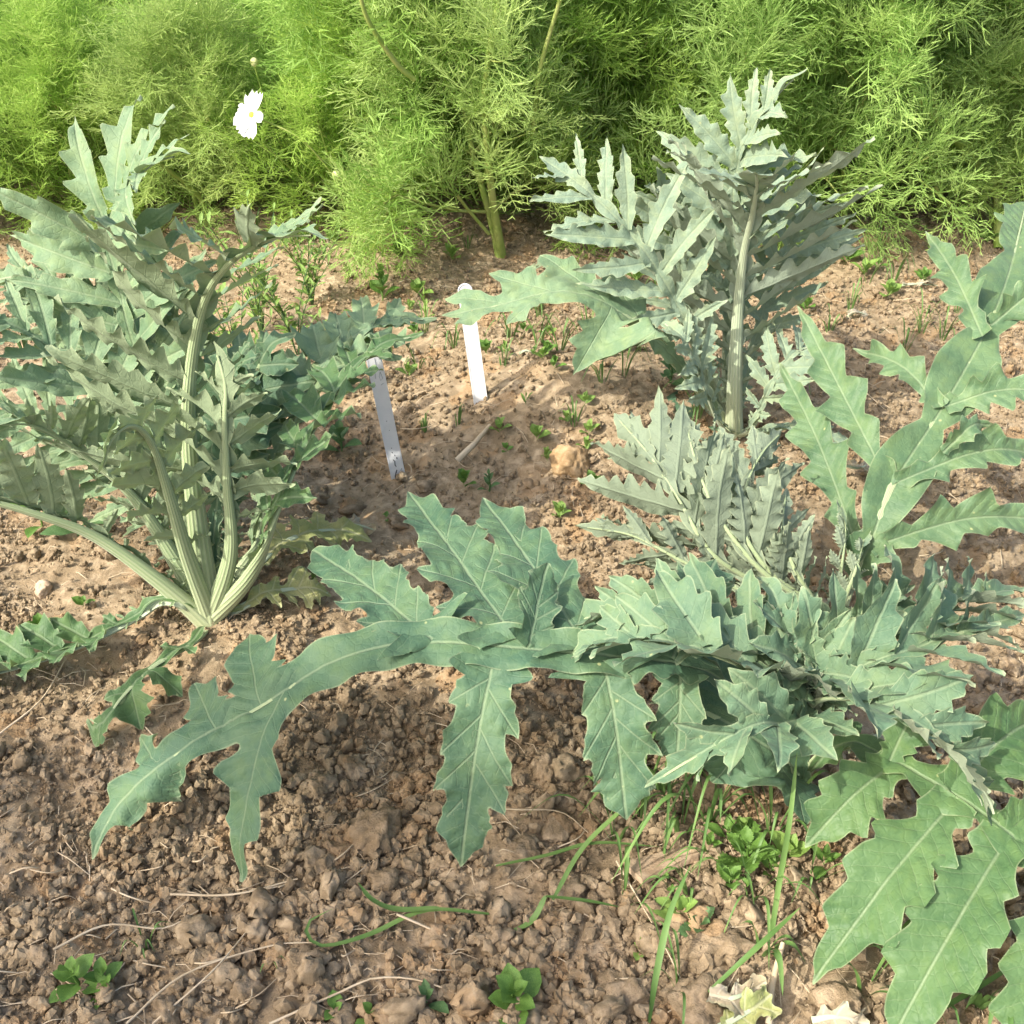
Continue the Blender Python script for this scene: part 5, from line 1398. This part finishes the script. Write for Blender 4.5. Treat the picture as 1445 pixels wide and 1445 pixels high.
# wood chip, withered scraps
def chip(px, py, sx, sy, sz, rz, mat, name, label, cat, tilt=.2):
    V, F = box(np.zeros(3), np.array([sx, 0, 0]), np.array([0, sy, 0]), np.array([0, 0, sz]))
    import bmesh
    me = mesh_np(name, V, F, None, False)
    bm = bmesh.new(); bm.from_mesh(me); bmesh.ops.subdivide_edges(bm, edges=bm.edges[:], cuts=4, use_grid_fill=True)
    for v in bm.verts:
        n = float(fbm(np.array([v.co.x * 1.0]), np.array([v.co.y + v.co.z]), 60, 3, 4)[0]); v.co.y *= 1 + .5 * n - .35 * (v.co.x / sx); v.co.z *= 1 + .5 * n
    bm.to_mesh(me); bm.free()
    o = link(name, me, None, mat); o.location = G(px, py) + np.array([0, 0, sz + .010]); o.rotation_euler = (tilt, .1, rz)
    return tag(o, label, cat)
chip(935, 1230, .038, .013, .004, .45, M_wood, 'wood_chip', 'flat brown wood chip among clods beside grass blades', 'wood chip', -.35)
def scrap(pts, hint, W, seed, label, mat, n=3, **k):
    e = empty('withered_leaf', np.asarray(pts[0]))
    make_leaf(e, pts, hint, W=W, n=n, x0=.1, ang=(70, 45), lw=.5, fold=15, kap=60, mat=mat, rib=M_ribpale, r0=.0025, split=False, cell=.003, seed=seed, wing=.35, ripple=.008, wavy=.012, ragged=.006, **k)
    return tag(e, label, 'dead leaf')
scrap([g0(462, 745, .02), g0(500, 740, .03), g0(530, 748, .02)], (0, -.6, 1), .022, 81, 'curled whitish dead leaf on the withered cardoon leaf', M_drylf)
scrap([g0(428, 735, .02), g0(436, 748, .03), g0(446, 765, .02)], (.3, -.6, 1), .012, 82, 'pale straw-coloured curl beside the withered cardoon leaf', M_drylf)
scrap([g0(1000, 1405, .02), g0(1035, 1408, .03), g0(1075, 1390, .03)], (0, -.5, 1), .022, 83, 'ragged white dead leaf at the foot of the dead stalk', M_drylf)
scrap([g0(1015, 1450, .02), g0(1060, 1425, .03), g0(1085, 1405, .03)], (0, -.5, 1), .032, 84, 'yellowing holed leaf lying at the foot of the dead stalk', M_yellow)
scrap([g0(1145, 1440, .02), g0(1180, 1435, .03), g0(1215, 1445, .02)], (0, -.5, 1), .024, 85, 'silvery crumpled dead leaf between clods', M_drylf)
scrap([g0(1225, 1045, .03), g0(1240, 1038, .04), g0(1255, 1042, .03)], (0, -.5, 1), .012, 86, 'small white dead scrap behind the rosette stalks', M_drylf)
scrap([g0(1195, 1060, .02), g0(1204, 1055, .03), g0(1210, 1070, .02)], (0, -.5, 1), .009, 87, 'tiny white dead scrap on dark soil behind the rosette', M_drylf)
scrap([g0(1190, 655, .03), g0(1210, 660, .03), g0(1225, 655, .02)], (0, -.5, 1), .014, 88, 'white dead leaf scrap behind the bright winged leaf', M_drylf)
scrap([g0(1195, 447, .01), g0(1208, 440, .02), g0(1225, 444, .01)], (0, -.5, 1), .016, 89, 'white scrap on sunny soil right of the silver cardoon', M_drylf)
scrap([g0(1270, 402, .01), g0(1295, 400, .015), g0(1325, 403, .01)], (0, -.5, 1), .010, 90, 'long pale scrap on sunny soil before the feathery bushes', M_drylf)
scrap([g0(732, 498, .01), g0(742, 494, .015), g0(752, 498, .01)], (0, -.5, 1), .008, 91, 'small white scrap between the clean label and the silver cardoon', M_drylf)

# ------------------------------------------------------------------ the tree behind the photographer that shades the foreground
M_tleaf = simple_mat('tree_leaf', (.05, .10, .02), (.09, .16, .035), 8, .5, .2, .1)
M_bark = simple_mat('tree_bark', (.12, .085, .06), (.2, .15, .11), 30, .9, 0, .6)
def shade_tree():
    rng = np.random.RandomState(4)
    gap = PZ(285, 1140, 0)
    cx = 8.5
    cc = np.array([-.9, .3, 0]) + SUN_DIR * cx
    foot = np.array([cc[0] - .6, cc[1] - .5, 0])
    e = empty('shade_tree', (foot[0], foot[1], -.12))
    Vs, Fs = [], []; n = 0
    while n < 3400:
        g = np.array([rng.uniform(-2.3, .30), rng.uniform(-.9, 1.02)])
        edge = .16 * float(fbm(g[:1], g[1:], 5, 2, 44)[0])
        lim = np.interp(g[0], [-2.3, -.75, -.55, -.2, .05, .12, .3], [1.02, 1.0, .96, 1.02, .98, .78, .45]) + edge
        if g[1] > lim: continue
        if g[0] > np.interp(g[1], [-.9, .45, .7, 1.0], [.3, .22, .14, .10]) + edge: continue
        if ((g[0] - gap[0]) / .15) ** 2 + ((g[1] - gap[1]) / .11) ** 2 < 1: continue
        if rng.rand() < .25 and fbm(g[:1] + 3, g[1:], 7, 2, 45)[0] > .25: continue
        c = np.array([g[0], g[1], 0]) + SUN_DIR * (cx + rng.normal() * .7) - e.location
        a = nrm(rng.normal(size=3)); b = nrm(np.cross(a, rng.normal(size=3))); l = rng.uniform(.065, .11)
        Vs += [c - a * l, c + b * l * .45, c + a * l, c - b * l * .45]
        Fs.append((4 * n, 4 * n + 1, 4 * n + 2, 4 * n + 3)); n += 1
    link('crown', mesh_np('crown', np.array(Vs), np.array(Fs)), e, M_tleaf)
    top = cc - np.array(e.location)
    P, _ = catmull([np.array([0, 0, 0]), np.array([.05, .05, top[2] * .5]), top * np.array([.8, .8, .95])], 20)
    mbt = MB(); mbt.add(*tube(P, np.linspace(.11, .03, 20), 10))
    for k in range(9):
        t = rng.randint(11, 19); d = nrm(rng.normal(size=3) + np.array([0, 0, .4])) * rng.uniform(.5, .9)
        Q, _ = catmull([P[t], P[t] + d * .5 + np.array([0, 0, .05]), P[t] + d], 8); mbt.add(*tube(Q, np.linspace(.03, .008, 8), 6))
    link('trunk', mbt.mesh('trunk'), e, M_bark)
    tag(e, 'small leafy tree whose dappled shade falls across the foreground soil', 'tree')
shade_tree()
